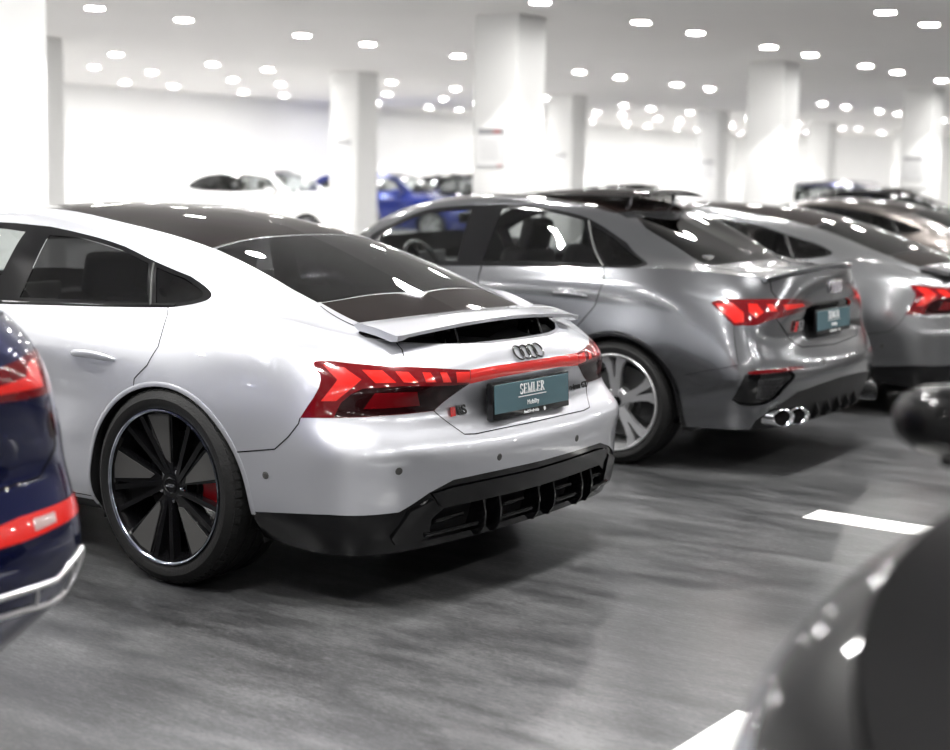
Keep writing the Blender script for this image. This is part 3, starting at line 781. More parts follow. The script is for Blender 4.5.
def handle(root, S, x0, x1, z, mat, w=.030):
    """bar handle with a scooped pocket, both sides; (x0,x1,z) from rear end to front end"""
    for s in (1, -1):
        uv = [S.inv('xz', (x0+(x1-x0)*t, z+.006*math.sin(PI*t)+.012*t), (.4, .8)) for t in np.linspace(0, 1, 9)]
        X = S.ev([q[0] for q in uv], [q[1] for q in uv]); N = S.nrm([q[0] for q in uv], [q[1] for q in uv])
        mb = MB(); rows = []; m = 10
        for i in range(9):
            t = i/8; lift = .014+.012*math.sin(PI*t)**.6 if 0 < i < 8 else .004; hw = (w/2)*(.55+.45*math.sin(PI*t)**.5) if 0 < i < 8 else w*.22
            r = []
            for k in range(m):
                a = 2*PI*k/m; p = X[i]+N[i]*(lift+.007*math.sin(a))+np.array([0, 0, 1])*hw*math.cos(a); r.append((p[0], s*p[1], p[2]))
            rows.append(r)
        V = mb.grid(rows, True); mb.bm.faces.new(V[0][::-1]); mb.bm.faces.new(V[-1])
        mb.build('door_handle', mat, root, True, 80)
        pb = MB(); c = S.inv('xz', ((x0+x1)/2, z-.012), (.4, .8)); pts = []
        ring = [S.inv('xz', ((x0+x1)/2+abs(x1-x0)*.30*math.cos(a), z-.010+.028*math.sin(a)), (.4, .8)) for a in np.linspace(0, 2*PI, 20, endpoint=False)]
        A = S.ev([q[0] for q in ring], [q[1] for q in ring]); NN = S.nrm([q[0] for q in ring], [q[1] for q in ring])
        C = S.ev([c[0]], [c[1]])[0]
        rows = [[tuple((p+n*.0009)*[1, s, 1]) for p, n in zip(A, NN)], [tuple(((p*.6+C*.4)+n*.0012)*[1, s, 1]) for p, n in zip(A, NN)]]
        V = pb.grid(rows, True); pb.bm.faces.new(V[-1])
        pb.build('handle_recess', mat, root, True, 80)

def four_rings(x, y, z, r, sp, tr, tilt, yaw=0.0, flip=1):
    mb = MB()
    for k in range(4):
        c = (k-1.5)*sp; rows = []; n = 40; m = 8
        for i in range(n):
            a = 2*PI*i/n; rows.append([(c+(r+tr*math.cos(2*PI*j/m))*math.cos(a), (r+tr*math.cos(2*PI*j/m))*math.sin(a), tr*.8*math.sin(2*PI*j/m)) for j in range(m)])
        rows.append(rows[0]); mb.grid(rows, True)
    bmesh.ops.remove_doubles(mb.bm, verts=mb.bm.verts, dist=1e-5)
    me = mb.mesh(True, 80); return place(me, (x, y, z), tilt, yaw)

def license_plate(root, x, z, tilt=0, y=0, th=.036):
    W, H = .525, .136
    mb = MB(); mb.box((0, 0, -(th-.014)/2), (W, H, th), None, .004, 2)
    base = link('license_plate', place(mb.mesh(True, 40), (x, y, z), tilt), root, M['gloss'])
    mb = MB(); mb.box((0, .007, .008), (W-.018, H-.030, .003), None, .001, 1)
    link('plate_face', place(mb.mesh(False), (x, y, z), tilt), base, M['plate'])
    me = serif_word('SEMLER', .037); me.transform(Matrix.Translation((-.004, .031, .0105))); link('plate_lettering', place(me, (x, y, z), tilt), base, M['ink'])
    mb = MB(); mb.box((-.004, .003, .0105), (.190, .0030, .001)); link('plate_rule', place(mb.mesh(False), (x, y, z), tilt), base, M['ink'])
    me = text_mesh('Mobility', .025, .0006); me.transform(Matrix.Translation((0, -.023, .0105))); link('plate_lettering', place(me, (x, y, z), tilt), base, M['ink'])
    me = text_mesh('Audi Fredericia', .0165, .0006, 1.0, .0006); me.transform(Matrix.Translation((-.010, -.0575, .0085))); link('frame_lettering', place(me, (x, y, z), tilt), base, M['ink'])
    mb = MB(); mb.lathe([(0, .0075), (.0008, .0075), (.0008, .0001)], 20, 'z', (.083, -.0575, .0078)); link('frame_mark', place(mb.mesh(False), (x, y, z), tilt), base, M['ink'])
    return base

def red_badge(root, txt, x, y, z, tilt, yaw, size=.042, red_w=.022, mat='ink_black'):
    mb = MB(); h = size*.72; k = h*.28
    a = [(-red_w-.002-k/2, -h/2, 0), (-.002-k/2, -h/2, 0), (-.002+k/2, h/2, 0), (-red_w-.002+k/2, h/2, 0)]
    mb.prism(a, [(p[0], p[1], .004) for p in a])
    o = link('model_badge', place(mb.mesh(), (x, y, z), tilt, yaw), root, M['ink_red'])
    me = text_mesh(txt, size, .002, 1.15, .0016); w = max(v.co.x for v in me.vertices)
    me.transform(Matrix.Translation((w+.006, 0, .002))); link('badge_lettering', place(me, (x, y, z), tilt, yaw), o, M[mat])

def on_rear(S, y, z, box=(.80, 1)):
    uv = S.inv('yz', (y, z), box); p = S.ev([uv[0]], [uv[1]])[0]; n = S.nrm([uv[0]], [uv[1]])[0]
    return p, n, math.asin(max(-1, min(1, n[2])))*-1, math.atan2(-n[1], -n[0])*1

def sensor(root, S, uv, r=.0115):
    for s in (1, -1):
        p = S.ev([uv[0]], [uv[1]])[0]; n = S.nrm([uv[0]], [uv[1]])[0]
        if s < 0: p = p*[1, -1, 1]; n = n*[1, -1, 1]
        q = Vector(n).to_track_quat('Z', 'Y').to_matrix().to_4x4()
        mb = MB(); mb.lathe([(-.002, r+.0016), (.0012, r+.0016), (.0012, r), (.0002, r-.0008), (.0016, r-.002), (.0016, .0001)], 24, 'z')
        me = mb.mesh(True, 30); me.transform(Matrix.Translation(p) @ q); link('parking_sensor', me, root, M['satin'])

# ================================================================== car A: low silver four-door coupe
def car_A(name):
    S, T = SIDE_A, TOP_A
    root = empty(name, (0, 0, 0))
    RA = (-.012, .325, .405)
    hole_r = circle_uv(S, *RA, box=(.60, .83)); FA = (2.90, .335, .395); hole_f = circle_uv(S, *FA, box=(.17, .36))
    lens = soften([(.8375, .8140), (.8413, .8368), (.8594, .8338), (.8866, .8235), (.9082, .8146), (.9300, .7995), (.9400, .7930), (.9406, .7246), (.9379, .7116), (.9159, .6054), (.8766, .6103), (.8516, .6029), (.8308, .5913), (.8465, .7592)], {6, 7, 8, 9, 12})
    smoke = soften([(.8572, .6968), (.8709, .7475), (.9379, .7240), (.9375, .7116), (.9155, .6074), (.8766, .6123), (.8516, .6060)], {2, 3, 4, 6}, 1)
    inner = [(.8739, .7140), (.9000, .7120), (.9040, .6420), (.8682, .6440)]
    ch1 = [(.8444, .8180), (.8566, .8140), (.8661, .7700), (.8528, .6774), (.8440, .6721), (.8530, .7650)]
    ch2 = [(.8664, .8080), (.8775, .8060), (.8855, .7560), (.8737, .7560)]
    ch3 = [(.8850, .8010), (.8931, .7980), (.9000, .7530), (.8902, .7560)]
    ch4 = [(.9027, .7950), (.9085, .7920), (.9134, .7500), (.9055, .7530)]
    ch5 = [(.9160, .7905), (.9212, .7885), (.9255, .7440), (.9190, .7470)]
    ch6 = [(.9285, .7880), (.9400, .7830), (.9403, .7330), (.9300, .7400)]
    bar = [(.9404, .7925), (.9675, .7985), (1, .8010), (1, .7404), (.9666, .7371), (.9406, .7250)]
    sreg = [('hole_r', hole_r), ('hole_f', hole_f), ('lit1', ch1), ('lit2', ch2), ('lit3', ch3), ('lit4', ch4), ('lit5', ch5), ('lit6', ch6), ('fin', inner), ('smoke', smoke), ('lens', lens), ('bar', bar),
            ('grille', [(.915, .178), (1, .172), (1, .035), (.905, .035), (.890, .075)]),
            ('panel', [(.905, .250), (.921, .262), (.9504, .262), (1, .258), (1, .178), (.912, .186)]),
            ('diffuser', [(.765, .128), (.8446, .187), (.8837, .194), (.903, .2565), (.9205, .2927), (.9504, .2946), (1, .2926), (1, 0), (.78, 0)]),
            ('gate', [(.9159, .6054), (.9316, .4831), (.9409, .4759), (.9588, .4771), (1, .478), (1, 1), (.882, 1), (.889, .92), (.8925, .80)]),
            ('bumper', [(.75, .10), (.79, .40), (.7866, .4217), (.8135, .4520), (.8224, .5080), (.8293, .5650), (.8308, .5913), (.8516, .6029), (.8766, .6103), (.9159, .6054), (.9316, .4831), (.9409, .4759), (1, .478), (1, 0), (.74, 0)]),
            ('rdoor', [(.7160, 1), (.7184, .9703), (.7212, .885), (.7221, .831), (.7160, .745), (.7063, .690), (.7059, .6458), (.690, .56), (.67, .40), (.662, .10), (.552, .10), (.549, .5), (.546, 1)]),
            ('fdoor', [(.546, 1), (.549, .5), (.552, .10), (.372, .10), (.368, .5), (.374, .9), (.378, 1)]),
            ('sill', [(.36, .07), (.66, .07), (.66, 0), (.36, 0)]),
            ('lamp', soften([(.108, .66), (.128, .60), (.175, .66), (.218, .80), (.205, .865), (.165, .80), (.125, .735)], (), 1)),
            ('mask', [(0, .10), (.07, .12), (.085, .35), (.075, .66), (0, .70)])]
    wo = soften([(.385, 0), (.415, .11), (.445, .215), (.485, .28), (.5321, .2990), (.5977, .3018), (.6408, .2861), (.695, .2712), (.7354, .2449), (.7778, .2214), (.8034, .1745), (.8179, .1135), (.8138, .0443), (.7911, .004), (.782, 0)], {0, 1, 2, 3, 4, 5, 6, 7, 8, 9, 14}, 2)
    g_r = soften([(.596, .028), (.6035, .262), (.6408, .266), (.695, .250), (.7305, .227), (.7560, .030)], {0, 1, 2, 3, 4, 5}, 1)
    g_q = soften([(.7405, .220), (.7740, .200), (.7960, .160), (.8085, .112), (.8050, .062), (.7885, .032), (.7650, .030)], {0, 1, 6}, 2)
    g_f = soften([(.425, .03), (.446, .135), (.470, .225), (.500, .262), (.5321, .270), (.5725, .266), (.556, .028)], {0, 5, 6}, 1)
    treg = [('glass_q', g_q), ('glass_r', g_r), ('glass_f', g_f), ('trim', wo),
            ('shield', soften([(.325, .30), (.345, .30), (.470, .445), (.484, .52), (.487, 1), (.318, 1)], {0, 4, 5}, 1)),
            ('roof', [(.497, .480), (.5500, .470), (.6100, .462), (.655, .462), (.705, .4635), (.7587, .473), (.7593, .647), (.7624, .854), (.7640, 1), (.502, 1)]),
            ('rearglass', [(.7612, .478), (.7618, .647), (.7649, .854), (.7665, 1), (.8940, 1), (.8926, .97), (.8765, .488), (.8767, .473), (.8525, .4630), (.8274, .468)]),
            ('blackpanel', [(.8780, .487), (.8945, .97), (.8958, 1), (.962, 1), (.935, .470), (.9226, .475)]),
            ('bay', [(.925, .42), (.945, .20), (.965, .045), (.992, .06), (.9925, .3), (.9915, 1), (.925, 1)])]
    info = {'lens': ('tail_light', M['lens'], 'pair', .0015, None), 'lit': ('light_element', M['lens_glow'], 'pair', .0022, 'lens'), 'smoke': ('light_housing', M['lens_smoke'], 'pair', .001, 'lens'),
            'fin': ('light_element', M['lens'], 'pair', .0015, 'lens'), 'bar': ('light_bar', M['lens_glow'], 'join', .002, None), 'grille': ('diffuser_grille', M['plastic'], 'join', -.05, 'diffuser'),
            'panel': ('diffuser_panel', M['gloss'], 'join', .004, 'diffuser'), 'diffuser': ('diffuser', M['gloss'], 'join', -.004, None), 'gate': ('tailgate', M['silver'], 'join', 0, None), 'bumper': ('rear_bumper', M['silver'], 'join', 0, None),
            'rdoor': ('rear_door', M['silver'], 'pair', 0, None), 'fdoor': ('front_door', M['silver'], 'pair', 0, None), 'sill': ('sill_panel', M['gloss'], 'pair', 0, None), 'lamp': ('headlight', M['lamp'], 'pair', .001, None), 'mask': ('grille', M['gloss'], 'join', .001, None),
            'glass_q': ('quarter_window', M['dark_glass'], 'pair', -.002, None), 'glass_r': ('rear_side_window', M['dark_glass'], 'pair', -.002, None), 'glass_f': ('front_side_window', M['clear_glass'], 'pair', -.002, None), 'trim': ('window_trim', M['gloss'], 'pair', .001, None),
            'shield': ('windshield', M['clear_glass'], 'join', 0, None), 'roof': ('roof_panel', M['roof'], 'join', 0, None), 'rearglass': ('rear_window', M['dark_glass'], 'join', 0, None), 'blackpanel': ('rear_glass_panel', M['roof'], 'join', 0, None), 'bay': ('spoiler_bay', M['plastic'], 'join', -.034, None)}
    for k in range(1, 7): info['lit%d' % k] = info['lit']
    ob = shell(root, S, T, (200, 56), (170, 50), sreg, treg, info, M['silver'])
    door = [(.7160, 1), (.7184, .9703), (.7212, .885), (.7221, .831), (.7160, .745), (.7063, .690), (.7059, .6458)]
    seams(ob['body'][0], [(S, door, False), (S, [(.662, .10), (.552, .10), (.549, .5), (.546, 1)], False), (S, [(.552, .10), (.372, .10), (.368, .5), (.374, .9), (.378, 1)], False),
        (S, [(.7866, .4217), (.8135, .4520), (.8224, .5080), (.8293, .5650), (.8308, .5913)], False), (S, [(.9159, .6054), (.9316, .4831), (.9409, .4759), (.9588, .4771), (1, .478)], False),
        (S, [(.8925, .82), (.889, .92), (.882, 1)], False), (T, [(1, .03), (.955, .22), (.925, .36), (.882, .455)], False), (T, [(.877, .488), (.8929, .99)], False)])
    # bright line between roof and rear glass, chrome divider on the side window
    tr = MB(); ribbon(T, [(.7597, .473), (.7603, .647), (.7634, .854), (.7650, 1)], .006, .001, False, 1, tr.bm, .001); ribbon(T, [(.7597, .473), (.7603, .647), (.7634, .854), (.7650, 1)], .006, .001, False, -1, tr.bm, .001)
    tr.build('rear_window_seal', M['dim'], ob['rearglass'][0])
    for i, s in enumerate((1, -1)):
        tr = MB(); ribbon(T, [(.7351, .235), (.7610, .012)], .007, .002, False, s, tr.bm, .002); tr.build('window_divider', M['dim'], ob['trim'][i])
        tr = MB(); ribbon(T, [(.40, .010), (.55, .008), (.70, .010), (.789, .016)], .012, .002, False, s, tr.bm, .002)
        tr.build('window_strip', M['gloss'], ob['trim'][i])
    for c, r_ in ((RA, (.60, .83)), (FA, (.17, .36))): arch_well(root, S, c[0], c[1], c[2], .95, .42, M['silver'], box=r_)
    underbody(root, S, -1, 3.9)
    # haunch lip around the rear arch
    for s in (1, -1):
        tr = MB(); pts = [S.inv('xz', arch_pt(RA[0], RA[1], RA[2]+.008, a), (.60, .83)) for a in np.linspace(R(-11), R(183), 50)]
        ribbon(S, pts, .018, .0005, False, s, tr.bm, .0022); tr.build('arch_lip', M['silver'], ob['body'][0])
    # rising wing spoiler
    rows = []
    for y in np.linspace(-.605, .605, 49):
        k = abs(y)/.605; xl = -.665+.040*k**2.2; xt = -.885+.060*k**2.2; zl = .973-.012*k**2; zt = .960-.036*k**2.0
        e = 1 if k < .98 else .5; th = .019*e
        xm = (xl+xt)/2; top = [(xl, zl-.008), (xl-.02, zl), (xm, (zl+zt)/2+.004), (xt+.02, zt), (xt, zt-.004*e)]; bot = [(xt+.004, zt-.016*e), (xt+.03, zt-.021*e), (xm, (zl+zt)/2-th), (xl-.02, zl-th-.004)]
        if k > .93: bot = [(a, b-.014*(k-.93)/.07) for a, b in bot]
        rows.append([(a, y, b) for a, b in top+bot])
    mb = MB(); V = mb.grid(rows, True); mb.bm.faces.new(V[0][::-1]); mb.bm.faces.new(V[-1])
    sp = mb.build('spoiler', M['silver'], root, True, 50)
    for y in (-.31, .25):
        mb = MB()
        mb.box((-.795, y, .900), (.055, .012, .095), Matrix.Rotation(R(18), 3, 'Y'), .003, 1); mb.box((-.760, y+.022, .898), (.050, .010, .075), Matrix.Rotation(R(-12), 3, 'Y'), .003, 1)
        mb.box((-.790, y, .942), (.07, .05, .010), None, .003, 1); mb.tube([(-.80, y-.02, .915), (-.80, y+.035, .915)], .007, 10)
        mb.build('spoiler_strut', M['gloss'], sp, True, 30)
    # badges, plate
    p, n, ti, ya = on_rear(S, 0.0, .828)
    link('ring_badge', four_rings(p[0]-.003, 0, .828, .0290, .0440, .0042, ti), root, M['ink_black'])
    license_plate(root, -.982, .664, R(-1), th=.030)
    p, n, ti, ya = on_rear(S, .415, .645)
    red_badge(root, 'RS', p[0]-.006, p[1]+.002, p[2], ti, ya, .046, .026)
    p, n, ti, ya = on_rear(S, .375, .655)
    p = on_rear(S, .420, .655)[0]; me = text_mesh('e-tron GT', .033, .0018, 1.0, .0012); link('model_badge', place(me, (p[0]-.016, -.415, .655), ti, -ya*.8), root, M['ink_black'])
    # black corner vents below the light tips, diffuser fins and blades
    di = ob['diffuser'][0]
    for y in (.62, .50, .32, .228, -.034+.01, -.136, -.364, -.451, -.62):
        if y == .62 or y == .50 or y == -.62: continue
        mb = MB(); p, n, ti, ya = on_rear(S, abs(y), .30); px = p[0]
        a = [(px+.02, y, .318), (px-.001, y, .318), (px-.010, y, .27), (px-.004, y, .22), (px+.022, y, .186), (px+.10, y, .186), (px+.10, y, .30)]
        mb.prism([(q[0], q[1]-.005, q[2]) for q in a], [(q[0], q[1]+.005, q[2]) for q in a]); mb.build('diffuser_fin', M['gloss'], di, True, 30)
    for y0, y1 in ((.62, .34), (.215, -.01), (-.15, -.355), (-.47, -.64)):
        mb = MB(); pts = []
        for t in (0, .5, 1):
            y = y0+(y1-y0)*t; p, n, ti, ya = on_rear(S, abs(y), .27); pts.append((p[0]+.005, y, .235))
        mb.tube(pts, .0085, 8); 
        p = pts[1]; mb.box((p[0]+.03, p[1], .268), (.05, abs(y1-y0)*.62, .016), Matrix.Rotation(R(24), 3, 'Y'), .004, 1)
        mb.build('diffuser_blade', M['gloss'], di, True, 40)
    for s in (1, -1):
        mb = MB(); a = [on_rear(S, .70, .33)[0], on_rear(S, .60, .36)[0], on_rear(S, .60, .22)[0], on_rear(S, .73, .215)[0], on_rear(S, .75, .24)[0]]
        f = [(q[0]-.010, s*q[1], q[2]) for q in a]; b = [(q[0]+.03, s*q[1]*.98, q[2]) for q in a]; mb.prism(f, b); mb.build('diffuser_blade', M['gloss'], di, True, 30)
        mb = MB(); q1 = on_rear(S, .585, .725)[0]; q2 = on_rear(S, .66, .705)[0]; q3 = on_rear(S, .66, .62)[0]
    for uv in ((.8066, .3312), (.8826, .3642), (.9572, .3536)): sensor(ob['bumper'][0], S, uv)
    handle(root, S, .235, .480, .812, M['silver']); handle(root, S, 1.32, 1.56, .808, M['silver'])
    door_mirrors(root, 1.86, .93, 1.02, M['silver'], .95)
    cabin(root, 1.30, .38, .30, .37, 2.02, .93, .62, shelf=(-.55, -.05, .93, .55), mirror=(1.62, 0, 1.26), rear_h=.50)
    # chrome-edged sill tip visible ahead of the tire
    four_wheels(root, 'aero', .358, .284, .295, .962, 2.90)
    return root

# ================================================================== car B: grey saloon with tailpipes
def car_B(name, paintm=None, full=True):
    S, T = SIDE_B, TOP_B; PM = paintm or M['grey']
    root = empty(name, (0, 0, 0))
    RA = (-.012, .305, .380); FA = (2.63, .305, .380)
    hole_r = circle_uv(S, *RA, box=(.60, .83)); hole_f = circle_uv(S, *FA, box=(.14, .38))
    lens = soften([(.8174, .8212), (.825, .8487), (.850, .858), (.8845, .8515), (.915, .838), (.9481, .8055), (.9500, .790), (.9314, .7603), (.8824, .735), (.8586, .6914), (.8389, .6885)], {0, 5, 9, 10}, 1)
    lit1 = [(.8215, .818), (.838, .830), (.848, .775), (.848, .715), (.8395, .705)]
    lit2 = [(.853, .830), (.862, .826), (.868, .775), (.860, .740), (.853, .775)]
    lit3 = [(.872, .823), (.879, .820), (.885, .775), (.876, .775)]
    lit4 = [(.893, .812), (.9290, .808), (.9350, .788), (.897, .776)]
    sreg = [('hole_r', hole_r), ('hole_f', hole_f), ('lit1', lit1), ('lit2', lit2), ('lit3', lit3), ('lit4', lit4), ('lens', lens),
            ('refl', soften([(.8457, .3980), (.8569, .4120), (.8929, .4140), (.9117, .4050), (.9098, .390), (.8462, .3850)], {0, 3, 4, 5}, 1)),
            ('mesh', [(.8560, .345), (.8850, .352), (.8760, .300), (.8640, .215), (.8560, .225)]),
            ('vent', soften([(.8438, .3820), (.8935, .3880), (.9000, .3500), (.8840, .2900), (.8700, .1900), (.8445, .1750), (.8350, .2138)], {0, 1, 6}, 1)),
            ('diffuser', [(.8540, .0), (.8580, .07), (.8700, .150), (.8850, .200), (.9006, .250), (.9400, .272), (.9775, .2825), (1, .284), (1, 0)]),
            ('recess', soften([(.9380, .800), (1, .800), (1, .640), (.9480, .645), (.9400, .700)], {1, 2}, 1)),
            ('gate', [(.8813, .7341), (.9020, .6064), (.9083, .5656), (.9258, .5143), (1, .4946), (1, 1), (.8790, 1), (.8796, .903), (.8848, .8563)]),
            ('bumper', [(.79, .10), (.7940, .36), (.8389, .44), (.8389, .6885), (.8586, .6914), (.8813, .7341), (.9020, .6064), (.9083, .5656), (.9258, .5143), (1, .4946), (1, 0), (.78, 0)]),
            ('rdoor', [(.7005, 1), (.7035, .95), (.7054, .8965), (.6991, .7555), (.6776, .6194), (.665, .45), (.655, .10), (.568, .10), (.566, .5), (.561, 1)]),
            ('fdoor', [(.561, 1), (.566, .5), (.568, .10), (.392, .10), (.388, .5), (.392, .92), (.395, 1)]),
            ('lamp', soften([(.105, .70), (.13, .64), (.19, .70), (.235, .81), (.215, .86), (.16, .80)], (), 1)),
            ('mask', [(0, .10), (.075, .14), (.09, .45), (.07, .74), (0, .78)])]
    wo = soften([(.372, 0), (.366, .262), (.4084, .2683), (.4695, .2992), (.5594, .2988), (.6008, .3045), (.6435, .3046), (.6926, .2967), (.7307, .2993), (.7554, .2896), (.7877, .2677), (.8244, .1359), (.8335, .063), (.8196, 0)], set(range(11)) | {13}, 2)
    g_r = soften([(.5865, .030), (.6020, .276), (.6435, .280), (.6926, .272), (.7250, .272), (.7655, .035)], set(range(6)), 1)
    g_q = soften([(.7370, .262), (.7554, .262), (.7830, .238), (.8190, .125), (.8240, .070), (.8120, .030), (.7760, .030)], {0, 6}, 2)
    g_f = soften([(.395, .028), (.392, .215), (.4150, .240), (.4695, .268), (.552, .270), (.545, .028)], {0, 1, 4, 5}, 1)
    treg = [('glass_q', g_q), ('glass_r', g_r), ('glass_f', g_f), ('trim', wo),
            ('shield', soften([(.335, .33), (.350, .31), (.405, .40), (.480, .425), (.492, .52), (.494, 1), (.318, 1)], {0, 5, 6}, 1)),
            ('roof', soften([(.512, .46), (.5783, .4400), (.6328, .4250), (.6801, .4220), (.7177, .4250), (.7416, .4250), (.7560, .4500), (.7620, .60), (.7680, .80), (.7690, 1), (.505, 1)], {0, 9, 10}, 1)),
            ('rearglass', soften([(.7800, .450), (.7850, .607), (.7920, .80), (.7940, 1), (.9100, 1), (.9080, .72), (.9010, .430), (.8544, .4400)], {3, 4, 6, 7}, 1))]
    info = {'lens': ('tail_light', M['lens'], 'pair', .0015, None), 'lit': ('light_element', M['lens_glow'], 'pair', .0022, 'lens'), 'refl': ('reflector', M['lens'], 'pair', .003, None), 'vent': ('bumper_vent', M['gloss'], 'pair', -.012, None),
            'mesh': ('vent_mesh', M['honey'], 'pair', -.010, 'vent'), 'diffuser': ('diffuser', M['plastic'], 'join', -.006, None), 'recess': ('plate_recess', M['gloss'], 'join', -.012, None), 'gate': ('boot_lid', PM, 'join', 0, None), 'bumper': ('rear_bumper', PM, 'join', 0, None),
            'rdoor': ('rear_door', PM, 'pair', 0, None), 'fdoor': ('front_door', PM, 'pair', 0, None), 'lamp': ('headlight', M['lamp'], 'pair', .001, None), 'mask': ('grille', M['gloss'], 'join', .001, None),
            'glass_q': ('quarter_window', M['dark_glass'], 'pair', -.002, None), 'glass_r': ('rear_side_window', M['mid_glass'], 'pair', -.002, None), 'glass_f': ('front_side_window', M['clear_glass'], 'pair', -.002, None), 'trim': ('window_trim', M['gloss'], 'pair', .001, None),
            'shield': ('windshield', M['clear_glass'], 'join', 0, None), 'roof': ('roof_panel', M['roof'], 'join', .001, None), 'rearglass': ('rear_window', M['darker_glass'], 'join', 0, None)}
    for k in range(1, 5): info['lit%d' % k] = info['lit']
    ob = shell(root, S, T, (190, 56), (160, 50), sreg, treg, info, PM)
    seams(ob['body'][0], [(S, [(.7005, 1), (.7035, .95), (.7054, .8965), (.6991, .7555), (.6776, .6194)], False), (S, [(.655, .10), (.568, .10), (.566, .5), (.561, 1)], False), (S, [(.568, .10), (.392, .10), (.388, .5), (.395, 1)], False),
        (S, [(.8813, .7341), (.9020, .6064), (.9083, .5656), (.9258, .5143), (1, .4946)], False), (S, [(.8848, .8563), (.8796, .903), (.8790, 1)], False), (T, [(.9110, .40), (.9450, .30), (1, .10)], False)], w=.006)
    seams(ob['body'][0], [(S, [(.7940, .36), (.8389, .44), (.8389, .6885)], False)], w=.0025)
    for i, s in enumerate((1, -1)):
        tr = MB(); ribbon(T, [(.7315, .285), (.7715, .012)], .010, .002, False, s, tr.bm, .002); tr.build('window_divider', M['dim'], ob['trim'][i])
    # black surrounds of the arches, strip under the bumper
    for c, r_ in ((RA, (.60, .83)), (FA, (.14, .38))):
        arch_well(root, S, c[0], c[1], c[2], .88, .36, PM, box=r_)
        for s in (1, -1):
            tr = MB(); pts = [S.inv('xz', arch_pt(c[0], c[1], c[2]+.012, a), r_) for a in np.linspace(R(-12), R(192), 50)]
            ribbon(S, pts, .026, .001, False, s, tr.bm, .003); tr.build('arch_lip', M['gloss'] if full else PM, ob['body'][0])
    underbody(root, S, -1, 3.5)
    # ducktail lip on the boot
    mb = MB(); rows = []
    for y in np.linspace(-.62, .62, 33):
        k = abs(y)/.62; x = -.905+.14*k**2.6; z = 1.040-.045*k**2.2; h = .016*(1-k**4)
        rows.append([(x+.16, y, z-.022+.01*k), (x+.08, y, z-.010+h*.2), (x+.02, y, z+h*.6), (x-.006, y, z+h*.7), (x-.010, y, z+h*.2), (x+.004, y, z-.022), (x+.05, y, z-.045)])
    V = mb.grid(rows, True); mb.bm.faces.new(V[0][::-1]); mb.bm.faces.new(V[-1]); mb.build('boot_spoiler', PM, root, True, 50)
    p, n, ti, ya = on_rear(S, 0, .915)
    link('ring_badge', four_rings(p[0]-.003, 0, .925, .030, .046, .0042, ti), root, M['chrome'])
    license_plate(root, -.900, .742, R(-2), th=.02)
    p, n, ti, ya = on_rear(S, .43, .735)
    red_badge(root, 'S3', p[0]-.010, p[1]+.02, p[2], ti, ya, .072, .026, 'chrome')
    for s in (1, -1):
        for k, (x, y, z) in enumerate(((-.905, .70, .284), (-.945, .590, .284))):
            def cut(me, yc=y, sd=s):
                for v in me.vertices:
                    if v.co.x < -.80: v.co.x += max(-.04, min(.05, (abs(v.co.y)-yc)*.85))
                return me
            mb = MB(); mb.lathe([(x+.20, .038), (x+.01, .046), (x, .046), (x-.002, .043), (x+.004, .038), (x+.03, .036), (x+.06, .034)], 32, 'x', (0, s*y, z)); o = link('exhaust_pipe', cut(mb.mesh(True, 40)), root, M['chrome'])
            mb = MB(); mb.lathe([(x+.012, .0375), (x+.012, .0005)], 24, 'x', (0, s*y, z)); link('pipe_bore', cut(mb.mesh()), o, M['seam'])
    for y in (-.30, -.15, 0, .15, .30):
        mb = MB(); p = on_rear(S, abs(y), .30)[0]; a = [(p[0]+.0, y, .33), (p[0]-.02, y, .27), (p[0]+.01, y, .235), (p[0]+.09, y, .235), (p[0]+.09, y, .33)]
        mb.prism([(q[0], q[1]-.006, q[2]) for q in a], [(q[0], q[1]+.006, q[2]) for q in a]); mb.build('diffuser_fin', M['plastic'], ob['diffuser'][0], True, 30)
    # hexagon ribs of the vents
    for i, s in enumerate((1, -1)):
        mb = MB()
        for r_ in range(6):
            for c in range(6):
                y = .70+.022*c+(.011 if r_ % 2 else 0); z = .375+.021*r_
                uv = S.inv('yz', (y, z), (.82, .92))
                if not inside([(.8560, .345), (.8850, .352), (.8760, .300), (.8640, .215), (.8560, .225)], *uv): continue
                p = S.ev([uv[0]], [uv[1]])[0]; n = S.nrm([uv[0]], [uv[1]])[0]; q = Vector((n[0], s*n[1], n[2])).to_track_quat('Z', 'Y').to_matrix().to_4x4()
                m2 = MB(); m2.lathe([(-.008, .0115), (.001, .0115), (.001, .0085), (-.008, .0085)], 6, 'z'); me = m2.mesh(False); me.transform(Matrix.Translation((p[0], s*p[1], p[2])) @ q); mb.bm.from_mesh(me); bpy.data.meshes.remove(me)
        mb.build('vent_ribs', M['honey'], ob['vent'][i], False)
    sensor(ob['bumper'][0], S, (.955, .415), .012)
    handle(root, S, .145, .375, .885, PM); handle(root, S, 1.20, 1.42, .875, PM)
    door_mirrors(root, 1.80, .885, 1.07, M['gloss'] if full else PM, .95)
    cabin(root, 1.19, .18, .33, .37, 1.95, 1.00, .70, shelf=(-.42, -.02, 1.01, .58), mirror=(1.45, .05, 1.30), rear_h=.56)
    four_wheels(root, 'yspoke', .326, .258, .235, .892, 2.63)
    return root

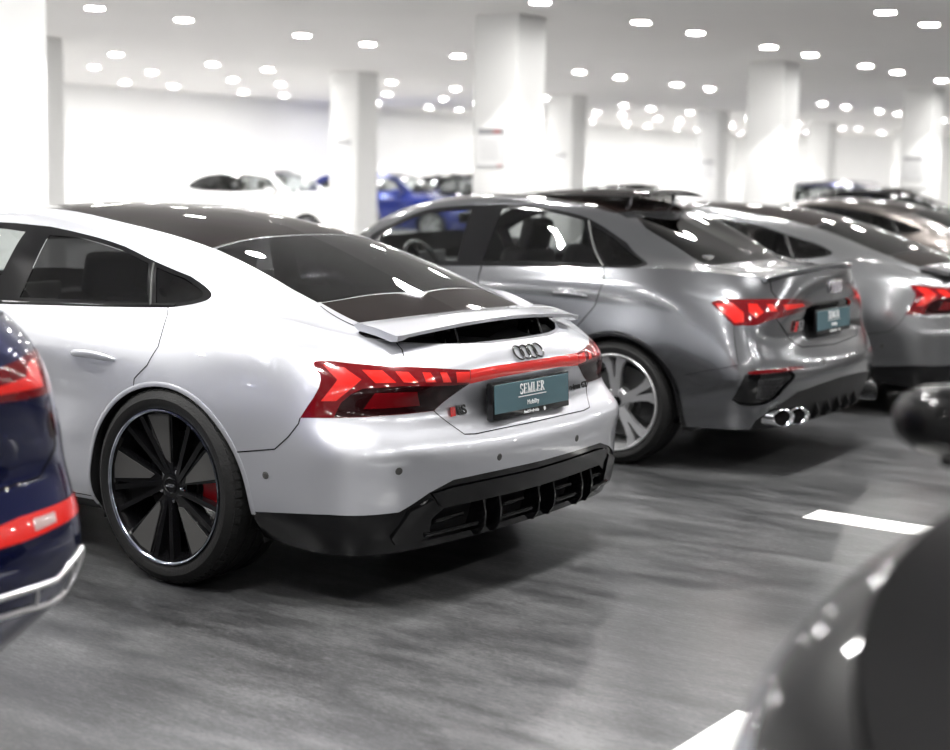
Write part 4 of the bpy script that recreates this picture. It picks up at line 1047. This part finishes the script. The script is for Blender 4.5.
def sunroof(root):
    """dark glass roof panel, slid back and raised on two arms"""
    mb = MB(); rows = []
    for x in np.linspace(.98, .10, 13):
        t = (.98-x)/.88; z = 1.416+.012*math.sin(PI*t)
        rows.append([(x-.03*(1-(y/.47)**2)*(1 if t > .99 else 0), y, z+.042*(1-(y/.47)**2)) for y in np.linspace(-.47, .47, 13)])
    V = mb.grid(rows)
    r = bmesh.ops.solidify(mb.bm, geom=mb.bm.faces[:], thickness=-.014)
    o = mb.build('sunroof', M['roof'], root, True, 40)
    for y in (-.28, .28):
        mb = MB(); mb.tube([(.22, y, 1.335), (.21, y, 1.385), (.21, y, 1.425)], [.010, .009, .016], 10); mb.tube([(.22, y, 1.350), (.28, y, 1.40)], .006, 8); mb.build('sunroof_arm', M['chrome'], o)

# ================================================================== tall hatchback (blue car at the left, black car in front, cars behind)
def car_S(name, PM, windows='dark_glass', seatmat='seat', rich=False):
    S, T = SIDE_S, TOP_S
    root = empty(name, (0, 0, 0))
    RA = (-.01, .36, .41); FA = (2.82, .36, .41)
    hole_r = circle_uv(S, *RA, box=(.60, .83)); hole_f = circle_uv(S, *FA, box=(.14, .38))
    YZ = lambda pts: S.uvs('yz', pts, (.80, 1))
    corner = S.inv('xz', (-.66, .985), (.78, .90))
    lens = soften([corner, S.inv('xz', (-.70, .93), (.78, .9))]+YZ([(.78, .932), (.60, .935), (.42, .945), (.40, .975), (.50, 1.005), (.66, 1.022), (.765, 1.040)])+[S.inv('xz', (-.72, 1.035), (.78, .9))], {0, 1, 4, 5}, 1)
    lit = soften(YZ([(.77, .952), (.60, .955), (.44, .960), (.44, .972), (.60, .975), (.70, .985), (.72, 1.015), (.762, 1.02)]), set(range(8)), 0)
    refl = soften(YZ([(.875, .672), (.875, .628), (.62, .606), (.36, .602), (.36, .628), (.62, .662)]), set(range(6)), 0)
    back = YZ([(.74, .652), (.74, .628), (.66, .622), (.66, .650)])
    sreg = [('hole_r', hole_r), ('hole_f', hole_f), ('lit', lit), ('lens', lens), ('clear', back), ('refl', refl),
            ('marker', soften(YZ([(.80, .890), (.80, .815), (.775, .830), (.768, .885)]), (), 1)),
            ('gate', YZ([(.795, .98), (.80, .80), (.72, .74)])+[(1, S.inv('yz', (0, .70), (.9, 1))[1]), (1, 1), (.876, 1)]),
            ('bumper', [(.79, 0), (.79, .30), (.8389, .46), (.8420, .64)]+YZ([(.80, .80), (.72, .74)])+[(1, S.inv('yz', (0, .70), (.9, 1))[1]), (1, .10), (.90, .10), (.83, .02)]),
            ('diffuser', [(.83, .02), (.90, .10), (1, .10), (1, 0), (.83, 0)]),
            ('rdoor', [(.7005, 1), (.7054, .8965), (.6991, .7555), (.6776, .6194), (.665, .45), (.655, .10), (.568, .10), (.566, .5), (.561, 1)]),
            ('fdoor', [(.561, 1), (.566, .5), (.568, .10), (.392, .10), (.388, .5), (.395, 1)]),
            ('lamp', soften([(.105, .72), (.13, .66), (.19, .72), (.235, .83), (.215, .88), (.16, .83)], (), 1)),
            ('mask', [(0, .16), (.075, .18), (.095, .45), (.075, .78), (0, .82)])]
    XZ = lambda pts: T.uvs('xz', pts, (.25, 1))
    zb = 1.145
    wo = XZ([(2.12, 1.13), (1.72, 1.44), (1.35, 1.515), (.9, 1.535), (.4, 1.53), (0, 1.49), (-.28, 1.40), (-.47, 1.25), (-.40, 1.19), (0, 1.135), (1.0, 1.125)])
    wo = soften(wo, {0, 1, 2, 3, 4, 9, 10}, 1)
    g_f = XZ([(1.98, 1.165), (1.68, 1.40), (1.35, 1.485), (1.06, 1.505), (1.03, 1.16)])
    g_r = XZ([(.93, 1.16), (.96, 1.508), (.4, 1.505), (.16, 1.485), (.08, 1.16)])
    g_q = XZ([(.02, 1.165), (.10, 1.475), (-.05, 1.455), (-.25, 1.375), (-.40, 1.25), (-.34, 1.20)])
    treg = [('glass_q', g_q), ('glass_r', g_r), ('glass_f', g_f), ('trim', wo),
            ('shield', XZ([(2.28, 1.118), (1.37, 1.57)])[:0]+soften([T.inv('xy', (2.24, .66), (.2, .6)), T.inv('xy', (1.75, .61), (.2, .6)), T.inv('xy', (1.44, .57), (.2, .6)), T.inv('xy', (1.46, .30), (.2, .6)), (T.inv('xy', (1.47, .02), (.2, .6))[0], 1), (T.inv('xy', (2.38, .02), (.2, .6))[0], 1), T.inv('xy', (2.33, .40), (.2, .6))], {0, 4, 5}, 1)),
            ('rearglass', soften([T.inv('yz', (.555, 1.46), (.80, 1)), T.inv('yz', (.30, 1.50), (.80, 1)), (T.inv('yz', (.02, 1.505), (.80, 1))[0], 1), (T.inv('yz', (.02, 1.20), (.80, 1))[0], 1), T.inv('yz', (.30, 1.19), (.80, 1)), T.inv('yz', (.56, 1.185), (.80, 1))], {2, 3}, 1))]
    info = {'lens': ('tail_light', M['lens'], 'pair', .002, None), 'lit': ('light_element', M['lens_glow'], 'pair', .0028, 'lens'), 'clear': ('reversing_lamp', M['lens_clear'], 'pair', .004, 'refl'), 'refl': ('reflector', M['lens_glow'] if rich else M['lens'], 'pair', .003, None),
            'marker': ('side_marker', M['lens_smoke'], 'pair', .001, None), 'gate': ('tailgate', PM, 'join', 0, None), 'bumper': ('rear_bumper', PM, 'join', 0, None), 'diffuser': ('diffuser', M['plastic'], 'join', 0, None), 'rdoor': ('rear_door', PM, 'pair', 0, None), 'fdoor': ('front_door', PM, 'pair', 0, None),
            'lamp': ('headlight', M['lamp'], 'pair', .001, None), 'mask': ('grille', M['gloss'], 'join', .001, None), 'glass_q': ('quarter_window', M[windows], 'pair', -.002, None), 'glass_r': ('rear_side_window', M[windows], 'pair', -.002, None),
            'glass_f': ('front_side_window', M['clear_glass'], 'pair', -.002, None), 'trim': ('window_trim', M['gloss'], 'pair', .001, None), 'shield': ('windshield', M['clear_glass'], 'join', 0, None), 'rearglass': ('rear_window', M['dark_glass'], 'join', 0, None)}
    ob = shell(root, S, T, (160, 50), (130, 44), sreg, treg, info, PM)
    seams(ob['body'][0], [(S, [(.7005, 1), (.7054, .8965), (.6991, .7555), (.6776, .6194)], False), (S, [(.655, .10), (.568, .10), (.566, .5), (.561, 1)], False), (S, [(.568, .10), (.392, .10), (.388, .5), (.395, 1)], False),
        (S, YZ([(.795, .93), (.80, .80), (.72, .74)])+[(1, S.inv('yz', (0, .70), (.9, 1))[1])], False)], w=.006)
    for c, r_ in ((RA, (.60, .83)), (FA, (.14, .38))): arch_well(root, S, c[0], c[1], c[2], .93, .40, PM, box=r_)
    underbody(root, S, -1, 3.7)
    if rich:
        for s in (1, -1):
            mb = MB(); pts = YZ([(.872, .505), (.866, .460), (.80, .418), (.745, .416), (.63, .432), (.45, .436), (.45, .486), (.63, .486), (.735, .484), (.79, .512), (.850, .536)])
            ribbon(S, pts, .015, .003, True, s, mb.bm, .007)
            for q in (.805, .665): ribbon(S, YZ([(q, .505 if q > .7 else .482), (q+.012, .428)]), .009, .002, False, s, mb.bm, .004)
            tr = mb.build('exhaust_trim', M['alu'], root, True, 50)
            inn = MB(); V = []
            P = YZ([(.868, .503), (.862, .463), (.80, .422), (.745, .420), (.63, .436), (.455, .440), (.455, .482), (.63, .482), (.735, .480), (.79, .508), (.848, .531)]); X = S.ev([q[0] for q in P], [q[1] for q in P]); N = S.nrm([q[0] for q in P], [q[1] for q in P])
            inn.bm.faces.new([inn.bm.verts.new(tuple((x+n*.0015)*[1, s, 1])) for x, n in zip(X, N)]); inn.build('exhaust_opening', M['plastic'], tr, False)
    handle(root, S, .20, .43, .945, PM); handle(root, S, 1.30, 1.53, .94, PM)
    door_mirrors(root, 1.95, .93, 1.16, PM, 1.05)
    cabin(root, 1.10, .10, .42, .38, 2.05, 1.08, .68, seatmat=seatmat, mirror=(1.62, 0, 1.42), rear_h=.60)
    for s in (1, -1):
        mb = MB(); mb.tube([(1.35, s*.585, 1.60), (1.25, s*.585, 1.635), (.4, s*.585, 1.66), (0, s*.580, 1.635), (-.15, s*.575, 1.595)], .012, 8); mb.build('roof_rail', M['gloss'] if not rich else M['alu'], root)
    four_wheels(root, 'yspoke_b', .372, .270, .255, .932, 2.82)
    return root
def warp(root, q):
    """final proportions of a drawn body: height, length and width trims (wheels keep their own size)"""
    done = set()
    def f(x, y, z): return (x*q[4]+q[2]*z+q[6], y*q[5], z*q[3]+q[0]+q[1]*min(x, 1.5))
    def rec(o):
        for ch in o.children:
            if ch.name.startswith('wheel') and not ch.name.startswith('wheel_well'): continue
            if ch.type == 'MESH':
                if ch.location.length > 1e-6: ch.location = f(*ch.location); continue
                if ch.data.name not in done:
                    done.add(ch.data.name); me = ch.data; n = len(me.vertices); co = np.empty(n*3); me.vertices.foreach_get('co', co); co = co.reshape(-1, 3)
                    x, y, z = co[:, 0].copy(), co[:, 1].copy(), co[:, 2].copy()
                    co[:, 0] = x*q[4]+q[2]*z+q[6]; co[:, 1] = y*q[5]; co[:, 2] = z*q[3]+q[0]+q[1]*np.minimum(x, 1.5)
                    me.vertices.foreach_set('co', co.ravel()); me.update()
            rec(ch)
    rec(root)

QA = (-.0041, -.0335, .0357, .9917, .9937, .9803, .0097)
QB = (.0002, -.032, .0291, .9888, .9799, .9917, .0033)

A = car_A('coupe'); warp(A, QA)
A.location = (-.007, .0076, 0); A.rotation_euler = (0, 0, -.0008)
tag(A, 'pale silver coupe with black aero wheels, raised wing and red light bar across its tail', 'car')

B = car_B('saloon'); sunroof(B); warp(B, QB)
B.location = (-.0031, -3.0655, 0); B.rotation_euler = (0, 0, .0417)
tag(B, 'dark grey saloon with silver wheels, raised glass sunroof and chrome tailpipes', 'car')

C = dup(A, swap={M['silver']: M['grey2']}); C.location = (-.0395, -5.6995, 0); C.rotation_euler = (0, 0, .0154)
tag(C, 'grey coupe with dark glass roof, parked beyond the saloon with the raised sunroof', 'car')

F = dup(A, swap={M['silver']: M['brown']}); F.location = (1.4, -11.7, 0); F.rotation_euler = (0, 0, 0)
tag(F, 'taupe coupe mostly hidden behind the roofline of the grey coupe', 'car')

D = car_S('hatchback', M['navy'], rich=True)
D.location = (-.11, 3.05, 0)
tag(D, 'navy blue tall car cut off by the left edge, red reflector on its bumper', 'car')
E_ = dup(D, swap={M['navy']: M['black'], M['alu']: M['gloss']}); E_.location = (-4.085, .20, 0); E_.rotation_euler = (0, 0, R(90.5)); E_.scale = (.94, .94, .94)
tag(E_, 'glossy black car blurred in the front right corner, bonnet and door mirror showing', 'car')

for ch in E_.children:
    if ch.name.startswith('door_mirror'): ch.location = (0, .083 if max(v.co.y for v in ch.data.vertices) < 0 else -.083, -.03)

W_ = car_S('hatchback', M['white'], windows='mid_glass', seatmat='seat_light')
def far(src, swap, label, px, depth, head, sc=1.0, lx=0.0, copy=True):
    """park a car by bearing and distance from the middle of the aisle"""
    o = dup(src, swap=swap) if copy else src
    a = R(-54.797)-math.atan((px-475)/1513.7); t = depth/math.cos(a-R(-54.797))
    x, y = -3.992+t*math.cos(a), 4.684+t*math.sin(a); h = R(head)
    o.location = (x-lx*math.cos(h)*sc, y-lx*math.sin(h)*sc, 0); o.rotation_euler = (0, 0, h); o.scale = (sc, sc, sc)
    tag(o, label, 'car'); return o
far(W_, None, 'white hatchback far away against the back wall, its side windows showing', 296, 31.0, 187, .95, 1.95, False)
far(W_, {M['white']: M['blue']}, 'bright blue car in the far distance just right of the second pillar', 445, 35.5, 190, .95, 2.82)
far(W_, {M['white']: M['black']}, 'black car in the far distance behind the bright blue one', 500, 38.0, 200, .95, 1.6)
far(B, {M['grey']: M['black']}, 'black car whose roof shows just above the raised sunroof', 612, 33.0, 0, 1.0, 1.0)
far(W_, {M['white']: M['navy']}, 'dark navy car in the distance right of the fourth pillar', 822, 33.0, 0, .94, .8)
far(B, {M['grey']: M['black']}, 'black car in the distance left of the pillar near the right edge', 872, 24.5, 8, 1.02, .8)

# ------------------------------------------------------------------ showroom shell
def noise_mat(name, c0, c1, rough, scale=3, bump=.05, stretch=None):
    m, nt, out = new_mat(name); N = nt.nodes; L = nt.links
    tc = N.new('ShaderNodeTexCoord'); n = N.new('ShaderNodeTexNoise'); n.inputs['Scale'].default_value = scale; n.inputs['Detail'].default_value = 6
    L.new(tc.outputs['Object'], n.inputs['Vector']); cr = N.new('ShaderNodeValToRGB'); cr.color_ramp.elements[0].position = .35; cr.color_ramp.elements[1].position = .65
    cr.color_ramp.elements[0].color = (*c0, 1); cr.color_ramp.elements[1].color = (*c1, 1); L.new(n.outputs['Fac'], cr.inputs[0])
    b = principled(nt, Roughness=rough); L.new(cr.outputs[0], b.inputs['Base Color']); L.new(b.outputs[0], out.inputs[0]); return m

def floor_mat():
    """trowelled grey resin: cloudy patches, brush arcs, fine scratches, satin sheen"""
    m, nt, out = new_mat('trowelled_floor'); N = nt.nodes; L = nt.links
    tc = N.new('ShaderNodeTexCoord')
    def noise(scale, det, rough, rot=0, st=(1, 1, 1), dist=0):
        mp = N.new('ShaderNodeMapping'); mp.inputs['Rotation'].default_value = (0, 0, rot); mp.inputs['Scale'].default_value = st
        L.new(tc.outputs['Object'], mp.inputs['Vector']); n = N.new('ShaderNodeTexNoise'); n.inputs['Scale'].default_value = scale; n.inputs['Detail'].default_value = det
        n.inputs['Roughness'].default_value = rough; n.inputs['Distortion'].default_value = dist; L.new(mp.outputs[0], n.inputs['Vector']); return n.outputs['Fac']
    def mix(a, b, f):
        q = N.new('ShaderNodeMix'); q.data_type = 'FLOAT'; q.inputs[0].default_value = f; L.new(a, q.inputs[2]); L.new(b, q.inputs[3]); return q.outputs[0]
    big = noise(.75, 5, .6, .4, (1, 1, 1), .6); brush = noise(2.6, 5, .6, R(38), (.5, 2.2, 1), .15); brush2 = noise(3.6, 5, .62, R(-12), (.55, 2.4, 1), .2); fine = noise(60, 4, .7, R(30), (.25, 1.6, 1))
    grain = noise(90, 3, .85, R(30), (.5, 1.4, 1))
    f = mix(mix(mix(mix(big, brush, .42), brush2, .38), fine, .26), grain, .26)
    cr = N.new('ShaderNodeValToRGB'); e = cr.color_ramp.elements; e[0].position = .425; e[0].color = (.010, .0105, .0115, 1); e[1].position = .585; e[1].color = (.125, .126, .128, 1)
    k = cr.color_ramp.elements.new(.5); k.color = (.047, .0475, .049, 1); L.new(f, cr.inputs[0])
    b = principled(nt, Roughness=.30); b.inputs['Specular IOR Level'].default_value = .42; L.new(cr.outputs[0], b.inputs['Base Color'])
    L.new(b.outputs[0], out.inputs[0]); return m

M['wall'] = noise_mat('white_wall_paint', (.86, .86, .855), (.88, .88, .875), .75, 1.2)
M['ceiling'] = noise_mat('ceiling_paint', (.88, .865, .845), (.90, .885, .865), .85, .6)
M['pillar'] = noise_mat('pillar_paint', (.85, .85, .84), (.87, .87, .86), .6, 1.5)
M['floor'] = floor_mat()
M['line'] = noise_mat('white_road_paint', (.74, .74, .72), (.82, .82, .80), .55, 14)
M['base'] = simple('grey_skirting', (.35, .35, .35), .6)

H = 3.2; X0, X1, Y0, Y1 = -15.0, 20.9, -47.0, 12.0
def slab(name, c, s, m, kind='structure'):
    mb = MB(); mb.box(c, s); o = mb.build(name, m, None, False)
    if kind: o['kind'] = kind
    return o
cx, cy, lx, ly = (X0+X1)/2, (Y0+Y1)/2, X1-X0, Y1-Y0
M['pale'] = noise_mat('bounce_floor', (.17, .17, .172), (.24, .24, .242), .42, 2.0); XP = 6.3  # unseen far floor, made paler to bounce light up to the ceiling
slab('floor', ((X0-.3+XP)/2, cy, -.1), (XP-X0+.3, ly+.6, .2), M['floor']); slab('floor', ((XP+X1+.3)/2, cy, -.1), (X1+.3-XP, ly+.6, .2), M['pale']); slab('ceiling', (cx, cy, H+.1), (lx+.6, ly+.6, .2), M['ceiling'])
slab('wall_back', (X1+.15, cy, H/2), (.3, ly+.6, H), M['wall']); slab('wall_front', (X0-.15, cy, H/2), (.3, ly+.6, H), M['wall'])
slab('wall_right', (cx, Y0-.15, H/2), (lx, .3, H), M['wall']); slab('wall_left', (cx, Y1+.15, H/2), (lx, .3, H), M['wall'])
slab('baseboard_back', (X1-.008, cy, .05), (.016, ly, .10), M['base']); slab('baseboard_right', (cx, Y0+.008, .05), (lx, .016, .10), M['base'])

# white lines on the floor
for lab, c, s in (('short white painted stripe on the floor behind the dark grey saloon', (-2.36, -1.72, .0008), (2.0, .20, .0016)), ('white painted line on the floor at the bottom edge beside the black car', (-2.44, 1.84, .0008), (.42, 1.96, .0016))):
    mb = MB(); mb.box(c, s); tag(mb.build('floor_marking', M['line'], None, False), lab, 'floor marking')

# pillars with framed notices
def pillar(x, y, w, d, label):
    """near corner at (x, y); runs to +x and -y"""
    mb = MB(); mb.box((x+w/2, y-d/2, H/2), (w, d, H), None, .012, 2); o = mb.build('pillar', M['pillar'], None, True, 30)
    return tag(o, label, 'pillar', 'square white pillars')
def notice(x, y, z, w, h, label, red=True):
    root = empty('wall_notice', (x, y, z-h/2)); tag(root, label, 'notice', 'notices on the pillars')
    mb = MB(); mb.box((0, .006, h/2), (w, .010, h), None, .002, 1); mb.build('notice_frame', M['alu'], root)
    mb = MB(); mb.box((0, .0125, h*.44), (w*.90, .002, h*.74)); mb.build('notice_sheet', M['paper'], root, False)
    mb = MB(); mb.box((0, .0125, h*.91), (w*.90, .002, h*.14)); mb.build('notice_header', M['notice_grey'], root, False)
    if red:
        mb = MB(); mb.box((-w*.22, .0145, h*.91), (w*.24, .002, h*.040)); mb.box((-w*.33, .0145, h*.06), (w*.14, .002, h*.035)); mb.build('notice_mark', M['ink_red'], root, False)
    mb = MB()
    for k in range(8): mb.box((w*.02*(k % 3), .0142, h*(.70-.07*k)), (w*(.72-.05*(k % 3)), .001, h*.012))
    mb.build('notice_print', M['notice_grey'], root, False)
    return root
M['paper'] = simple('notice_paper', (.78, .78, .78), .5); M['notice_grey'] = simple('notice_grey', (.28, .28, .29), .5)
P1 = [(-2.10, 'nearest white pillar, filling the left edge of the view behind the silver coupe'), (-8.78, 'large white pillar with a framed notice, third from the left, behind the grey saloon'), (-15.54, 'white pillar rising behind the roof of the grey coupe, fourth from the left'), (-21.90, 'white pillar with a small notice near the right edge'), (-28.4, 'far white pillar in the front row, beyond the one near the right edge')]
P2 = [(-8.42, 'narrow shaded pillar just right of the nearest white pillar'), (-15.12, 'white pillar with a small notice standing before the white hatchback'), (-21.95, 'white pillar with a small notice just right of the large pillar'), (-28.62, 'distant white pillar left of the pillar behind the grey coupe'), (-35.4, 'most distant white pillar, right of the pillar behind the grey coupe'), (-42.0, 'far white pillar close to the end wall')]
for y, lab in P1: pillar(5.05, y, .55, .55, lab)
for y, lab in P2: pillar(12.50, y, .60, .55, lab)
notice(5.36, -8.78, 1.80, .36, .42, 'framed notice with grey header on the large pillar behind the grey saloon')
notice(5.36, -21.90, 1.80, .36, .42, 'framed notice on the pillar near the right edge', False)
notice(12.80, -15.12, 1.85, .34, .42, 'small notice on the pillar before the white hatchback', False)
notice(12.80, -21.95, 1.80, .34, .42, 'small notice on the pillar just right of the large pillar', False)
notice(12.80, -28.62, 1.80, .34, .42, 'tiny notice on the distant pillar left of the one behind the grey coupe', False)

# ------------------------------------------------------------------ recessed downlights
M['lampface'] = simple('lamp_face', (1, 1, 1), .5, emis=(1, .985, .965), estr=LAMP)
M['lamprim'] = simple('lamp_rim', (.8, .8, .8), .4)
LROWS = [(-9.0, -6.6, 'behind the viewer'), (-4.4, -6.8, 'above the aisle'), (-1.1, -6.85, 'over the tails of the parked cars'), (1.62, -6.9, 'over the parked cars'), (4.32, -6.77, 'in front of the first pillars'), (9.0, -6.5, 'between the two lines of pillars'),
         (13.85, -6.45, 'behind the second line of pillars'), (16.45, -6.25, 'second from the back wall'), (19.3, -6.15, 'nearest the back wall')]
def lamp_mesh():
    mb = MB(); mb.lathe([(0, .115), (-.006, .115), (-.009, .108), (-.006, .098), (0.0, .096)], 28, 'z'); a = mb.mesh(True, 40)
    mb = MB(); mb.lathe([(-.003, .097), (-.006, .05), (-.007, .0005)], 28, 'z'); b = mb.mesh(True, 180)
    a.materials.append(M['lamprim']); b.materials.append(M['lampface']); return a, b
LA, LB = lamp_mesh()
sp = bpy.data.lights.new('downlight_beam', 'SPOT'); sp.energy = SPOT_W; sp.spot_size = R(104); sp.spot_blend = .12; sp.shadow_soft_size = .075; sp.color = (1, .985, .965)
for x, ph, wh in LROWS:
    for n in range(-5, 13):
        for b in (0, 1):
            y = ph-3.32*n-1.30*b
            if y > 10.5 or y < -46.0: continue
            if x < -2 and y < -24: continue
            o = bpy.data.objects.new('ceiling_light', LA); COL.objects.link(o); o.location = (x, y, H)
            tag(o, 'round recessed ceiling light, glowing white, in the row '+wh, 'ceiling light', 'ceiling lights '+wh)
            d = bpy.data.objects.new('lamp_face', LB); COL.objects.link(d); d.parent = o
            l = bpy.data.objects.new('downlight_beam', sp); COL.objects.link(l); l.parent = o; l.location = (0, 0, -.025)

# ------------------------------------------------------------------ world, camera
w = bpy.data.worlds.new('World'); SC.world = w; w.use_nodes = True
w.node_tree.nodes['Background'].inputs[0].default_value = (1, 1, 1, 1); w.node_tree.nodes['Background'].inputs[1].default_value = 0.0

cam = bpy.data.cameras.new('Camera'); co = bpy.data.objects.new('Camera', cam); COL.objects.link(co); SC.camera = co
yaw, pitch, roll = -.95638, -.13003, .02144
d = Vector((math.cos(yaw)*math.cos(pitch), math.sin(yaw)*math.cos(pitch), math.sin(pitch))); r = Vector((math.sin(yaw), -math.cos(yaw), 0)); u = r.cross(d)
cr, sr = math.cos(roll), math.sin(roll); rr = r*cr+u*sr; uu = -r*sr+u*cr
m = Matrix((rr, uu, -d)).transposed().to_4x4(); m.translation = (-3.99217, 4.68419, 1.48653); co.matrix_world = m
cam.sensor_fit = 'HORIZONTAL'; cam.sensor_width = 36; cam.lens = 1513.7/950*36
cam.dof.use_dof = True; cam.dof.focus_distance = 5.45; cam.dof.aperture_fstop = cam.lens/1000/.031
cam.clip_end = 200

SC.view_settings.view_transform = 'Standard'; SC.view_settings.look = 'None'; SC.view_settings.gamma = 1; SC.view_settings.use_curve_mapping = False
SC.view_settings.exposure = EXPO
SC.cycles.use_denoising = True; SC.cycles.max_bounces = 12; SC.cycles.diffuse_bounces = 8; SC.cycles.glossy_bounces = 6; SC.cycles.transparent_max_bounces = 12; SC.cycles.sample_clamp_indirect = 6
